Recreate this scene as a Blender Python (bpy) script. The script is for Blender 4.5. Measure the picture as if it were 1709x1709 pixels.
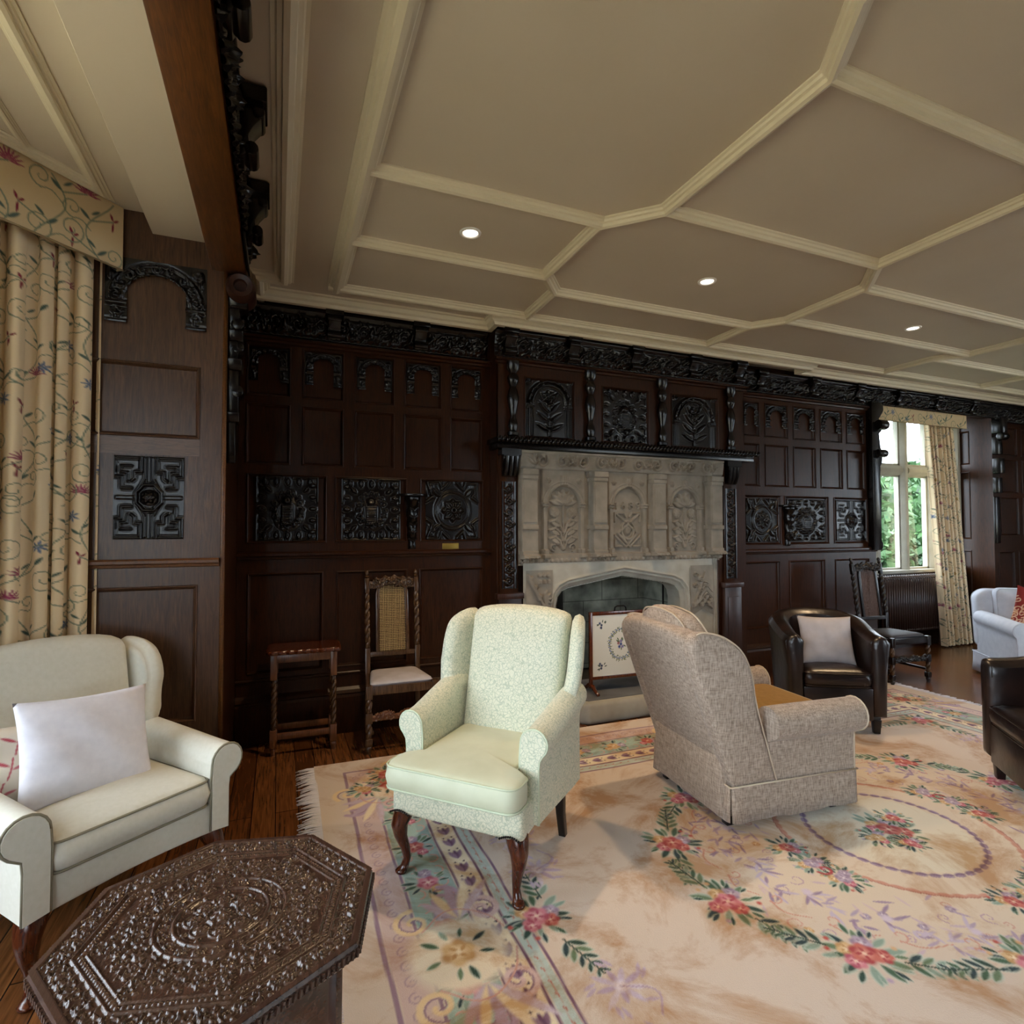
import bpy, bmesh, math, random
import numpy as np
from mathutils import Vector, Matrix
for o in list(bpy.data.objects): bpy.data.objects.remove(o)
S = bpy.context.scene; COL = S.collection; PI = math.pi
random.seed(7); RNG = np.random.default_rng(7)

# ---------------------------------------------------------------- camera
cd = bpy.data.cameras.new('camera'); cam = bpy.data.objects.new('camera', cd); COL.objects.link(cam); S.camera = cam
cd.sensor_width = 36; cd.lens = 36*945.5/1709; cd.clip_start = .05; cd.clip_end = 200
yaw, pitch, roll = .39105, .0295, .00184
fw = Vector((math.sin(yaw)*math.cos(pitch), math.cos(yaw)*math.cos(pitch), math.sin(pitch)))
rt = Vector((math.cos(yaw), -math.sin(yaw), 0)); dn = fw.cross(rt)
r_ = math.cos(roll)*rt+math.sin(roll)*dn; d_ = -math.sin(roll)*rt+math.cos(roll)*dn
M = Matrix((r_, -d_, -fw)).transposed().to_4x4(); M.translation = Vector((0, 0, 1.5)); cam.matrix_world = M

# ---------------------------------------------------------------- sky, exposure
S.view_settings.view_transform = 'Standard'; S.view_settings.look = 'None'; S.view_settings.gamma = 1
S.view_settings.use_curve_mapping = False; S.view_settings.exposure = 0.26
SKY = 14.0; PORTAL = False
w = bpy.data.worlds.new('overcast_sky'); S.world = w; w.use_nodes = True
nt = w.node_tree; nt.nodes.clear()
wo = nt.nodes.new('ShaderNodeOutputWorld'); bg = nt.nodes.new('ShaderNodeBackground')
tc = nt.nodes.new('ShaderNodeTexCoord'); sx = nt.nodes.new('ShaderNodeSeparateXYZ'); cr = nt.nodes.new('ShaderNodeValToRGB')
nt.links.new(tc.outputs['Generated'], sx.inputs[0]); nt.links.new(sx.outputs[2], cr.inputs[0])
cr.color_ramp.elements[0].position = 0; cr.color_ramp.elements[0].color = (.74, .87, 1.0, 1)
cr.color_ramp.elements[1].position = .6; cr.color_ramp.elements[1].color = (.80, .90, 1.0, 1)
nt.links.new(cr.outputs[0], bg.inputs[0]); bg.inputs[1].default_value = SKY; nt.links.new(bg.outputs[0], wo.inputs[0])

def portal(name, loc, direction, sx_, sy_):
    if not PORTAL: return
    l = bpy.data.lights.new(name, 'AREA'); l.shape = 'RECTANGLE'; l.size = sx_; l.size_y = sy_
    l.cycles.is_portal = PORTAL
    o = bpy.data.objects.new(name, l); COL.objects.link(o); o.location = loc
    o.rotation_euler = Vector(direction).to_track_quat('-Z', 'Y').to_euler(); return o

# ---------------------------------------------------------------- materials
def srgb(c):
    if isinstance(c, str): c = tuple(int(c[i:i+2], 16)/255 for i in (0, 2, 4))
    return tuple((x/12.92 if x <= .04045 else ((x+.055)/1.055)**2.4) for x in c)
class N:
    def __init__(s, name):
        s.m = bpy.data.materials.new(name); s.m.use_nodes = True; s.t = s.m.node_tree
        s.b = s.t.nodes['Principled BSDF']; s.o = s.t.nodes['Material Output']
    def n(s, typ, **kw):
        x = s.t.nodes.new('ShaderNode'+typ)
        for k, v in kw.items():
            if k in ('inp',):
                for a, b in v.items(): x.inputs[a].default_value = b
            else: setattr(x, k, v)
        return x
    def l(s, a, b): s.t.links.new(a, b)
    def co(s, scale=(1, 1, 1), kind='Object', rot=(0, 0, 0)):
        tc = s.n('TexCoord'); mp = s.n('Mapping'); s.l(tc.outputs[kind], mp.inputs[0])
        mp.inputs['Scale'].default_value = scale; mp.inputs['Rotation'].default_value = rot; return mp.outputs[0]
    def ramp(s, fac, stops):
        r = s.n('ValToRGB'); e = r.color_ramp.elements
        while len(e) < len(stops): e.new(.5)
        for i, (p, c) in enumerate(stops): e[i].position = p; e[i].color = (*srgb(c), 1) if not (isinstance(c, tuple) and len(c) == 4) else c
        s.l(fac, r.inputs[0]); return r.outputs[0]
    def noise(s, vec, scale=5, det=4, dist=0, rough=.5):
        x = s.n('TexNoise'); x.inputs['Scale'].default_value = scale; x.inputs['Detail'].default_value = det
        x.inputs['Distortion'].default_value = dist; x.inputs['Roughness'].default_value = rough; s.l(vec, x.inputs['Vector']); return x.outputs['Fac']
    def bump(s, h, strength=.3, dist=.01):
        b = s.n('Bump'); b.inputs['Strength'].default_value = strength; b.inputs['Distance'].default_value = dist
        s.l(h, b.inputs['Height']); s.l(b.outputs[0], s.b.inputs['Normal']); return b
    def mix(s, a, b, f, mode='MIX'):
        x = s.n('Mix', data_type='RGBA', blend_type=mode)
        for v, i in ((a, 6), (b, 7)):
            if hasattr(v, 'links'): s.l(v, x.inputs[i])
            else: x.inputs[i].default_value = (*srgb(v), 1)
        if hasattr(f, 'links'): s.l(f, x.inputs[0])
        else: x.inputs[0].default_value = f
        return x.outputs[2]
    def base(s, c):
        if hasattr(c, 'links'): s.l(c, s.b.inputs['Base Color'])
        else: s.b.inputs['Base Color'].default_value = (*srgb(c), 1)
    def set(s, rough=None, metal=None, spec=None, sheen=None, coat=None):
        if rough is not None: s.b.inputs['Roughness'].default_value = rough
        if metal is not None: s.b.inputs['Metallic'].default_value = metal
        if spec is not None: s.b.inputs['Specular IOR Level'].default_value = spec
        if sheen is not None: s.b.inputs['Sheen Weight'].default_value = sheen
        if coat is not None: s.b.inputs['Coat Weight'].default_value = coat; s.b.inputs['Coat Roughness'].default_value = .2
        return s
MAT = {}
def wood(name, c1, c2, rough=.38, grain=(30, 30, 2.2), coat=.0, bump=.12, spec=.5):
    x = N(name); v = x.co(grain); f = x.noise(v, 3.2, 6, 1.2, .6); g = x.noise(x.co((1.3, 1.3, .8)), 2, 3)
    c = x.ramp(f, [(.3, c1), (.72, c2)]); c = x.mix(c, c1, x.ramp(g, [(.35, '000000'), (.7, 'aaaaaa')])); x.base(c)
    x.set(rough, spec=spec, coat=coat); x.bump(f, bump, .004); MAT[name] = x.m; return x.m
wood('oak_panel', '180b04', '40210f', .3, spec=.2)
wood('oak_mid', '1c0f09', '40241a', .36, spec=.3)
wood('oak_pier_lit', '352115', '61432f', .3, spec=.35)  # panelling oak made lighter: light from the bay is put into its colour
wood('oak_figured', '3f281b', '70503a', .35, (5, 5, 34))
wood('oak_beam', '3f230d', '74461c', .42, (28, 2.2, 28))
wood('oak_carved', '080504', '140d0a', .25, bump=.08, spec=.38)
wood('oak_stand', '4a2814', '85532f', .33)
wood('oak_chair', '2b1a0e', '61442a', .25)
wood('mahogany', '2c0f08', '6b3318', .2, coat=.3)
wood('table_oak', '301d16', '553b2e', .26, (20, 2, 20), spec=.8)
wood('dark_leg', '0d0908', '1b1310', .3)
def plain(name, c, rough=.6, metal=0, spec=.5, nscale=0, c2=None, bump=0, sheen=None, coat=None):
    x = N(name)
    if nscale:
        v = x.co(); f = x.noise(v, nscale, 5); x.base(x.ramp(f, [(.3, c), (.7, c2 or c)]))
        if bump: x.bump(f, bump, .01)
    else: x.base(c)
    x.set(rough, metal, spec, sheen, coat); MAT[name] = x.m; return x.m
plain('ceiling_paint', 'c9bda8', .6, nscale=1.3, c2='c2b59f', bump=.02)
plain('rib_paint', 'd6cbb0', .5, nscale=3, c2='cfc4a8')
plain('stone', '6f685c', .85, nscale=9, c2='857d70', bump=.25)
plain('stone_pale', '918c7f', .85, nscale=7, c2='a5a093', bump=.2)
plain('window_stone', '9a9586', .8, nscale=6, c2='aca799', bump=.1)
plain('firebox_black', '15130f', .95, nscale=8, c2='26231d')
plain('slate', '55565a', .6, nscale=6, c2='6a6c70', bump=.1)
plain('brass', '8a7238', .45, 1)
plain('iron', '151312', .5, .6)
plain('radiator_paint', '3c2a24', .35)
plain('white_trim', 'e8e6e0', .4)
plain('cushion_white', 'd9d6de', .9, nscale=35, c2='e2dfe6', bump=.05, sheen=.2)
plain('cream_fabric', 'd1cebf', .8, nscale=60, c2='d8d5c8', bump=.04, sheen=.15)
plain('cream_piping', '8c8672', .8)
plain('green_piping', 'c3cbb0', .7)
plain('linen_piping', 'bfae98', .85)
plain('seat_velvet', 'a89f9b', .85, nscale=14, c2='b3abab', bump=.05)
plain('mustard', '8d6a34', .85, nscale=40, c2='97743c', bump=.05)
plain('sofa_cotton', 'b9bfcb', .85, nscale=20, c2='c5cad4', bump=.06)
plain('black_cloth', '0d0e12', .8)
plain('grass', '22351a', .95, nscale=5, c2='2d4522')
plain('pelmet_lining', '9c8763', .9)
plain('bounce_ground', 'b3a27f', .95, nscale=5, c2='c4b592')  # pale tan instead of green, to reflect warm daylight up to the ceiling
plain('leaf', '16300f', .7, nscale=2, c2='2f5420')
plain('bark', '3a3028', .9)
def leather():
    x = N('leather'); v = x.co(); vo = x.n('TexVoronoi'); vo.inputs['Scale'].default_value = 180; x.l(v, vo.inputs['Vector'])
    f = x.noise(v, 7, 4); x.base(x.ramp(f, [(.35, '150e0d'), (.75, '2c1c17')])); x.bump(f, .25, .02); x.set(.3, spec=.6); MAT['leather'] = x.m
leather()
def weave(name, c1, c2, c3, sc=260):
    x = N(name); v = x.co((1, 1, 1)); a = x.noise(x.co((sc*.14, sc*.14, sc)), 1, 2); b = x.noise(x.co((sc, sc, sc*.14)), 1, 2)
    m = x.mix(x.ramp(a, [(.35, c1), (.65, c2)]), x.ramp(b, [(.35, c1), (.65, c3)]), .5); x.base(m)
    ad = x.n('Math', operation='ADD'); x.l(a, ad.inputs[0]); x.l(b, ad.inputs[1]); x.bump(ad.outputs[0], .25, .003); x.set(.9, sheen=.2, spec=.2); MAT[name] = x.m
weave('linen', '7c6c5e', 'b09d8c', 'c6b4a3', 190)
def damask():
    x = N('damask'); v = x.co(); nz = x.n('TexNoise'); nz.inputs['Scale'].default_value = 22; nz.inputs['Detail'].default_value = 1; x.l(v, nz.inputs['Vector'])
    mx = x.n('Mix', data_type='VECTOR'); mx.inputs[0].default_value = .055; x.l(v, mx.inputs[4]); x.l(nz.outputs['Color'], mx.inputs[5])
    vo = x.n('TexVoronoi', feature='DISTANCE_TO_EDGE'); vo.inputs['Scale'].default_value = 66; x.l(mx.outputs[1], vo.inputs['Vector'])
    vn = x.n('TexVoronoi', feature='F1'); vn.inputs['Scale'].default_value = 66; x.l(mx.outputs[1], vn.inputs['Vector'])
    l1 = x.ramp(vo.outputs['Distance'], [(.02, 'ffffff'), (.12, '000000')])
    sn = x.n('Math', operation='SINE'); mu = x.n('Math', operation='MULTIPLY'); mu.inputs[1].default_value = 22; x.l(vn.outputs['Distance'], mu.inputs[0]); x.l(mu.outputs[0], sn.inputs[0])
    l2 = x.ramp(sn.outputs[0], [(.55, '000000'), (.9, 'cccccc')])
    f = x.mix(l1, l2, .5, 'LIGHTEN')
    x.base(x.mix('d6d3bb', 'adb49c', f)); x.set(.62, sheen=.2, spec=.35); x.bump(l1, .05, .003); MAT['damask'] = x.m
    y = N('damask_plain'); g = y.noise(y.co(), 9, 3); y.base(y.ramp(g, [(.3, 'bfc1a4'), (.7, 'c9cbb0')])); y.set(.55, sheen=.2); MAT['damask_plain'] = y.m
damask()
def floor_mat():
    x = N('floor_boards'); br = x.n('TexBrick'); v = x.co(rot=(0, 0, PI/2)); x.l(v, br.inputs['Vector'])
    br.inputs['Color1'].default_value = (*srgb('86552f'), 1); br.inputs['Color2'].default_value = (*srgb('663c20'), 1); br.inputs['Mortar'].default_value = (*srgb('140a06'), 1)
    br.inputs['Scale'].default_value = 1; br.inputs['Mortar Size'].default_value = .0025; br.inputs['Brick Width'].default_value = 2.4; br.inputs['Row Height'].default_value = .115; br.offset = .37
    g = x.noise(x.co((26, 1.6, 1)), 3, 6, .6); c = x.mix(br.outputs['Color'], x.ramp(g, [(.3, '5f5f5f'), (.7, 'ffffff')]), .75, 'MULTIPLY')
    x.base(c); x.set(.22, spec=.5); x.bump(g, .02, .001); MAT['floor_boards'] = x.m
floor_mat()
def painted(name, rough=.9, pile=.0, scale=300, blotch=None, sheen=0):
    x = N(name); a = x.n('Attribute'); a.attribute_name = 'Col'; c = a.outputs['Color']
    if blotch:
        f = x.noise(x.co(), 2.1, 7, .6, .68); c = x.mix(c, blotch, x.ramp(f, [(.47, '000000'), (.62, 'ffffff')]), 'MULTIPLY')
    x.base(c); x.set(rough, spec=.2, sheen=sheen)
    n = x.noise(x.co(), scale, 2); x.bump(n, pile, .004); MAT[name] = x.m
painted('carpet', .95, .35, 260, 'd9bb9b', .1)
painted('embroidered', .85, .15, 300)
painted('needlework', .9, .1, 400)
def glass():
    x = N('window_glass'); tr = x.n('BsdfTransparent'); gl = x.n('BsdfGlossy'); gl.inputs['Roughness'].default_value = .02
    m = x.n('MixShader'); m.inputs[0].default_value = .06; x.l(tr.outputs[0], m.inputs[1]); x.l(gl.outputs[0], m.inputs[2])
    x.l(m.outputs[0], x.o.inputs[0]); MAT['window_glass'] = x.m
glass()
def emis(name, c, s):
    x = N(name); x.base(c); x.b.inputs['Emission Color'].default_value = (*srgb(c), 1); x.b.inputs['Emission Strength'].default_value = s; MAT[name] = x.m
emis('lamp_glow', 'fff0e0', 6)
def brickm():
    x = N('fire_blocks'); br = x.n('TexBrick'); x.l(x.co(rot=(PI/2, 0, 0)), br.inputs['Vector']); br.inputs['Scale'].default_value = 1
    br.inputs['Color1'].default_value = (*srgb('85887a'), 1); br.inputs['Color2'].default_value = (*srgb('9a9c8c'), 1); br.inputs['Mortar'].default_value = (*srgb('5c5c50'), 1)
    br.inputs['Mortar Size'].default_value = .004; br.inputs['Brick Width'].default_value = .42; br.inputs['Row Height'].default_value = .2
    g = x.noise(x.co(), 5, 4); x.base(x.mix(br.outputs['Color'], x.ramp(g, [(.3, '777777'), (.7, 'ffffff')]), 1, 'MULTIPLY')); x.set(.9); MAT['fire_blocks'] = x.m
brickm()

# ---------------------------------------------------------------- object helpers
def link(name, me, parent=None, mat=None, smooth=False):
    o = bpy.data.objects.new(name, me); COL.objects.link(o)
    if parent: o.parent = parent
    for m in (mat if isinstance(mat, (list, tuple)) else [mat]):
        if m: me.materials.append(MAT[m])
    if smooth: me.shade_smooth()
    return o
def tag(o, label=None, cat=None, group=None, kind=None):
    if label: o['label'] = label
    if cat: o['category'] = cat
    if group: o['group'] = group
    if kind: o['kind'] = kind
    return o
def thing(name, label, cat, loc=(0, 0, 0), rz=0, group=None):
    o = bpy.data.objects.new(name, None); COL.objects.link(o); o.location = loc; o.rotation_euler = (0, 0, rz); o.empty_display_size = .1
    return tag(o, label, cat, group)
class MB:
    def __init__(s): s.v = []; s.f = []
    def add(s, vs, fs):
        n = len(s.v); s.v += [tuple(v) for v in vs]; s.f += [tuple(i+n for i in f) for f in fs]; return s
    def box(s, x0, x1, y0, y1, z0, z1):
        return s.add([(x0, y0, z0), (x1, y0, z0), (x1, y1, z0), (x0, y1, z0), (x0, y0, z1), (x1, y0, z1), (x1, y1, z1), (x0, y1, z1)],
                     [(0, 3, 2, 1), (4, 5, 6, 7), (0, 1, 5, 4), (1, 2, 6, 5), (2, 3, 7, 6), (3, 0, 4, 7)])
    def loft(s, rings, cap=True, closed=False):
        n = len(rings[0]); vs = [p for r in rings for p in r]; fs = []
        for i in range(len(rings)-(0 if closed else 1)):
            a = i*n; b = ((i+1) % len(rings))*n
            for j in range(n): k = (j+1) % n; fs.append((a+j, a+k, b+k, b+j))
        if cap and not closed: fs.append(tuple(range(n-1, -1, -1))); fs.append(tuple((len(rings)-1)*n+j for j in range(n)))
        return s.add(vs, fs)
    def tube(s, pts, r, seg=8, closed=False, squash=None):
        pts = [Vector(p) for p in pts]; n = len(pts); rings = []; prev = None
        for i, p in enumerate(pts):
            a = pts[(i-1) % n] if (closed or i) else p; b = pts[(i+1) % n] if (closed or i < n-1) else p
            t = (b-a).normalized()
            u = (prev - prev.dot(t)*t) if prev is not None else t.orthogonal()
            if u.length < 1e-6: u = t.orthogonal()
            u.normalize(); prev = u; v = t.cross(u); rr = r[i] if hasattr(r, '__len__') else r
            rings.append([p+rr*(math.cos(2*PI*k/seg)*u+math.sin(2*PI*k/seg)*v) for k in range(seg)])
        return s.loft(rings, True, closed)
    def lathe(s, prof, seg=16, cx=0, cy=0):
        return s.loft([[(cx+r*math.cos(2*PI*k/seg), cy+r*math.sin(2*PI*k/seg), z) for k in range(seg)] for r, z in prof])
    def twist(s, cx, cy, z0, z1, r, turns, seg=12, lobes=2, depth=.3):
        n = max(10, int(turns*14))
        for h in range(lobes):
            P_ = []; R_r = []
            for i in range(n+1):
                t = i/n; a = 2*PI*(turns*t+h/lobes); e = min(1, .25+t*n/5, .25+(1-t)*n/5)
                P_.append((cx+r*.42*e*math.cos(a), cy+r*.42*e*math.sin(a), z0+(z1-z0)*t)); R_r.append(r*.6)
            s.tube(P_, R_r, 8)
        return s
    def prism(s, pts, axis, a, b):
        f = {'x': lambda p, t: (t, p[0], p[1]), 'y': lambda p, t: (p[0], t, p[1]), 'z': lambda p, t: (p[0], p[1], t)}[axis]
        return s.loft([[f(p, a) for p in pts], [f(p, b) for p in pts]])
    def xf(s, fn): s.v = [tuple(fn(Vector(v))) for v in s.v]; return s
    def mesh(s, name):
        me = bpy.data.meshes.new(name); me.from_pydata(s.v, [], s.f)
        bm = bmesh.new(); bm.from_mesh(me); bmesh.ops.recalc_face_normals(bm, faces=bm.faces); bm.to_mesh(me); bm.free(); return me
    def build(s, name, mat, parent=None, smooth=False, bevel=0, sub=0, bseg=2):
        me = s.mesh(name)
        if bevel:
            bm = bmesh.new(); bm.from_mesh(me)
            es = [e for e in bm.edges if len(e.link_faces) == 2 and e.calc_face_angle(0) > .5]
            bmesh.ops.bevel(bm, geom=es, offset=bevel, segments=bseg, profile=.5, affect='EDGES', clamp_overlap=True); bm.to_mesh(me); bm.free(); smooth = True
        o = link(name, me, parent, mat, False)
        if smooth:
            me.shade_smooth()
            if bevel or smooth == 'auto':
                me.set_sharp_from_angle(angle=math.radians(38))
        if sub: m = o.modifiers.new('sub', 'SUBSURF'); m.levels = m.render_levels = sub
        return o
def struct(o): o['kind'] = 'structure'; return o

# ---------------------------------------------------------------- raster painter (height maps and colour maps in the thing's own metres)
class Cv:
    def __init__(s, w, h, res, x0=0, z0=0, base=0, rgb=False):
        s.w, s.h, s.res, s.x0, s.z0 = w, h, res, x0, z0; s.nx = int(round(w/res))+1; s.ny = int(round(h/res))+1
        xs = x0+np.linspace(0, w, s.nx); zs = z0+np.linspace(0, h, s.ny); s.X, s.Z = np.meshgrid(xs, zs); s.rgb = rgb
        s.A = np.empty((s.ny, s.nx, 3) if rgb else (s.ny, s.nx)); s.A[...] = srgb(base) if rgb else base
        s.mask = np.ones((s.ny, s.nx), bool)
    def win(s, x0, x1, z0, z1):
        a = max(0, int((x0-s.x0)/s.w*(s.nx-1))); b = min(s.nx, int((x1-s.x0)/s.w*(s.nx-1))+2)
        c = max(0, int((z0-s.z0)/s.h*(s.ny-1))); d = min(s.ny, int((z1-s.z0)/s.h*(s.ny-1))+2)
        return (slice(c, d), slice(a, b)) if b > a and d > c else None
    def put(s, sl, m, v, add=False):
        if s.rgb: m = np.clip(m, 0, 1)[..., None]; s.A[sl] = s.A[sl]*(1-m)+np.array(srgb(v) if isinstance(v, str) else v)*m
        elif add: s.A[sl] += v*np.clip(m, 0, 1)
        else: s.A[sl] = np.where(m > 0, np.maximum(s.A[sl], v*np.clip(m, 0, 1)), s.A[sl])
    def disk(s, cx, cz, r, v, soft=.35, rz=None, add=True):
        rz = rz or r; sl = s.win(cx-r, cx+r, cz-rz, cz+rz)
        if not sl: return
        d = np.hypot((s.X[sl]-cx)/r, (s.Z[sl]-cz)/rz); s.put(sl, (1-d)/soft, v, add)
    def ring(s, cx, cz, r, wd, v, rz=None, add=True, a0=None, a1=None):
        rz = rz or r; sl = s.win(cx-r-wd, cx+r+wd, cz-rz-wd, cz+rz+wd)
        if not sl: return
        X = s.X[sl]-cx; Z = s.Z[sl]-cz; d = np.abs(np.hypot(X/r, Z/rz)-1)*min(r, rz); m = (1-d/(wd/2))*1.6
        if a0 is not None: an = np.arctan2(Z, X); m = np.where((an >= a0) & (an <= a1), m, 0)
        s.put(sl, m, v, add)
    def line(s, pts, wd, v, add=True, taper=0):
        if s.rgb and 2 < len(pts) < 10:
            for _ in range(3):
                q = [pts[0]]
                for a, b in zip(pts, pts[1:]): q += [(a[0]*.75+b[0]*.25, a[1]*.75+b[1]*.25), (a[0]*.25+b[0]*.75, a[1]*.25+b[1]*.75)]
                pts = q+[pts[-1]]
        x = [p[0] for p in pts]; z = [p[1] for p in pts]; sl = s.win(min(x)-wd, max(x)+wd, min(z)-wd, max(z)+wd)
        if not sl: return
        X = s.X[sl]; Z = s.Z[sl]; m = np.zeros(X.shape); n = len(pts)-1
        for i in range(n):
            ax, az = pts[i]; bx, bz = pts[i+1]; dx, dz = bx-ax, bz-az; L = dx*dx+dz*dz+1e-12
            t = np.clip(((X-ax)*dx+(Z-az)*dz)/L, 0, 1); d = np.hypot(X-ax-t*dx, Z-az-t*dz)
            ww = wd/2*(1-taper*(i+t)/n) if taper else wd/2
            m = np.maximum(m, (1-d/ww)*1.8)
        s.put(sl, m, v, add)
    def leaf(s, x, z, L, W, ang, v, add=True, soft=.5):
        sl = s.win(x-L-W, x+L+W, z-L-W, z+L+W)
        if not sl: return
        c, sn = math.cos(ang), math.sin(ang); X = s.X[sl]-x; Z = s.Z[sl]-z; u = (X*c+Z*sn)/L; q = (-X*sn+Z*c)/(W/2)
        e = np.where((u > 0) & (u < 1), 4*np.clip(u, 0, 1)*(1-np.clip(u, 0, 1)), 0)**.8; m = (e-np.abs(q))/soft; s.put(sl, np.where(e > 0, m, 0), v, add)
    def scroll(s, cx, cz, r, ang, turns, hand, wd, v, lead=0, add=True):
        pts = []
        for i in range(int(turns*16)+1):
            t = i/(turns*16); a = ang+hand*2*PI*turns*t; q = r*(1-.86*t); pts.append((cx+q*math.cos(a), cz+q*math.sin(a)))
        s.line(pts, wd, v, add, .3)
    def rect(s, x0, x1, z0, z1, v, edge=None, add=True):
        sl = s.win(x0, x1, z0, z1)
        if not sl: return
        X = s.X[sl]; Z = s.Z[sl]; d = np.minimum(np.minimum(X-x0, x1-X), np.minimum(Z-z0, z1-Z)); s.put(sl, d/(edge or s.res)+.5*(d >= 0), v, add)
    def petals(s, cx, cz, r, n, v, add=True, w=.9, a0=0):
        for k in range(n):
            a = a0+2*PI*k/n; s.leaf(cx, cz, r, 2*PI*r/n*w, a, v, add)
def grid_obj(name, cv, mat, parent=None, fn=None, colour=None, smooth=True):
    """mesh over the canvas: local x, height towards -y, z up; fn can bend it"""
    ny, nx = cv.ny, cv.nx
    if fn is None: P = np.stack([cv.X, -(cv.A if not cv.rgb else cv.A[..., 0]*0), cv.Z], -1)
    else: P = fn(cv)
    P = P.reshape(-1, 3); idx = np.arange(nx*ny).reshape(ny, nx)
    q = np.stack([idx[:-1, :-1], idx[:-1, 1:], idx[1:, 1:], idx[1:, :-1]], -1)
    mk = cv.mask[:-1, :-1] & cv.mask[1:, :-1] & cv.mask[:-1, 1:] & cv.mask[1:, 1:]; q = q[mk]
    me = bpy.data.meshes.new(name); me.vertices.add(len(P)); me.vertices.foreach_set('co', P.astype(np.float32).ravel())
    nf = len(q); me.loops.add(nf*4); me.loops.foreach_set('vertex_index', q.astype(np.int32).ravel()); me.polygons.add(nf)
    me.polygons.foreach_set('loop_start', np.arange(0, nf*4, 4, dtype=np.int32))
    me.update(calc_edges=True); me.validate()
    if cv.rgb or colour is not None:
        c = cv.A if colour is None else colour; a = me.color_attributes.new('Col', 'FLOAT_COLOR', 'POINT')
        a.data.foreach_set('color', np.concatenate([c.reshape(-1, 3), np.ones((nx*ny, 1))], 1).astype(np.float32).ravel())
    return link(name, me, parent, mat, smooth)
def sharpen(c, r=3, k=1.0):
    B = c.A.copy()
    for ax in (0, 1):
        P_ = np.pad(B, [(r, r) if a == ax else (0, 0) for a in (0, 1)], mode='edge'); cs = np.cumsum(P_, axis=ax)
        cs = np.concatenate([np.zeros_like(np.take(cs, [0], ax)), cs], ax); n = B.shape[ax]; w_ = 2*r+1
        B = (np.take(cs, range(w_, w_+n), ax)-np.take(cs, range(0, n), ax))/w_
    c.A = c.A+k*(c.A-B); return c
def acanthus(cv, x0, x1, z0, z1, pitch, v, seedn=0, add=True, dens=1):
    """running scrolls with leaves"""
    h = z1-z0; n = max(1, round((x1-x0)/pitch)); p = (x1-x0)/n; R = min(p*.42, h*.42)
    for i in range(n):
        cx = x0+(i+.5)*p; up = 1 if i % 2 else -1; cz = (z0+z1)/2
        cv.scroll(cx, cz, R, -PI/2*up, 1.6, up, h*.12, v, add=add)
        for k in range(7): cv.leaf(cx+R*.85*math.cos(k*.9), cz+R*.85*math.sin(k*.9), R*.55, R*.32, k*.9+.8*up, v*.8 if not cv.rgb else v, add)
        cv.leaf(cx+p*.42, z0+h*.15, h*.7, h*.25, PI/2, v*.9 if not cv.rgb else v, add)
def side_x(o, x, y, z, face):   # turn a relief (built facing -y) so it faces +x or -x
    o.location = (x, y, z); o.rotation_euler = (0, 0, PI/2 if face > 0 else -PI/2); return o

# ================================================================ STRUCTURE
WY, BY, CE = 4.397, 4.25, 3.18
XP, XR, XB, XE = -.266, 6.3, 8.55, 11.5        # pier face, end of panelled wall, far side of window bay, end wall
YF = -3.2                                       # wall behind the camera
struct(MB().box(-3, 12, -3.6, 5.4, -.08, 0).build('floor', 'floor_boards'))
ceil = struct(MB().box(-.5, 12, -3.6, WY+.1, CE, CE+.1).build('ceiling', 'ceiling_paint'))
struct(MB().box(-2.6, -.345, -3.0, 4.2, 3.118, 3.3).build('ceiling', 'ceiling_paint'))      # lower ceiling of the left window bay
struct(MB().prism([(-.61, 3.016), (-.343, 3.016), (-.343, 3.2), (-.69, 3.2), (-.652, 3.117)], 'y', -2.6, 3.349).build('trim_1', 'ceiling_paint'))

def sweep(path, prof, z, closed=False):
    """mitred moulding below a ceiling: prof = (offset, drop)"""
    P = [Vector(p) for p in path]; n = len(P); rings = []
    for i, p in enumerate(P):
        a = P[i-1] if (i or closed) else None; b = P[(i+1) % n] if (i < n-1 or closed) else None
        d1 = (p-a).normalized() if a is not None else (b-p).normalized(); d2 = (b-p).normalized() if b is not None else d1
        n1 = Vector((-d1.y, d1.x)); n2 = Vector((-d2.y, d2.x)); m = (n1+n2).normalized(); k = 1/max(.4, m.dot(n1))
        rings.append([(p.x+m.x*o*k, p.y+m.y*o*k, z-dz) for o, dz in prof])
    return MB().loft(rings, not closed, closed)
RIB = [(o*.8, d) for o, d in [(-.055, -.01), (-.055, .008), (-.042, .012), (-.036, .022), (-.022, .026), (-.018, .042), (0, .048), (.018, .042), (.022, .026), (.036, .022), (.042, .012), (.055, .008), (.055, -.01)]]
BIG = [(o*1.4, d*1.2) for o, d in RIB]
kt = [2]
def rib(path, prof=RIB, z=CE):
    struct(sweep(path, prof, z).build('trim_%d' % kt[0], 'rib_paint')); kt[0] += 1
rib([(.355, -3), (.355, 4.04)], BIG); rib([(.02, -3), (.02, 4.02), (-.13, 4.02), (-.13, WY)], BIG)
Z1 = [(1.61, -.9), (1.61, .85), (1.67, 1.17), (1.86, 1.43), (1.86, 2.39), (1.61, 2.64), (1.61, 3.31), (1.78, 3.52), (1.785, 4.02)]
rib(Z1); rib([(5.35-x, y) for x, y in Z1]); rib([(6.1, -.9), (6.1, 3.3), (5.93, 3.52), (5.93, 4.02)]); rib([(7.5, -.9), (7.5, 2.39), (7.8, 2.64), (7.8, 3.31), (7.6, 3.52), (7.6, 4.02)])
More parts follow.
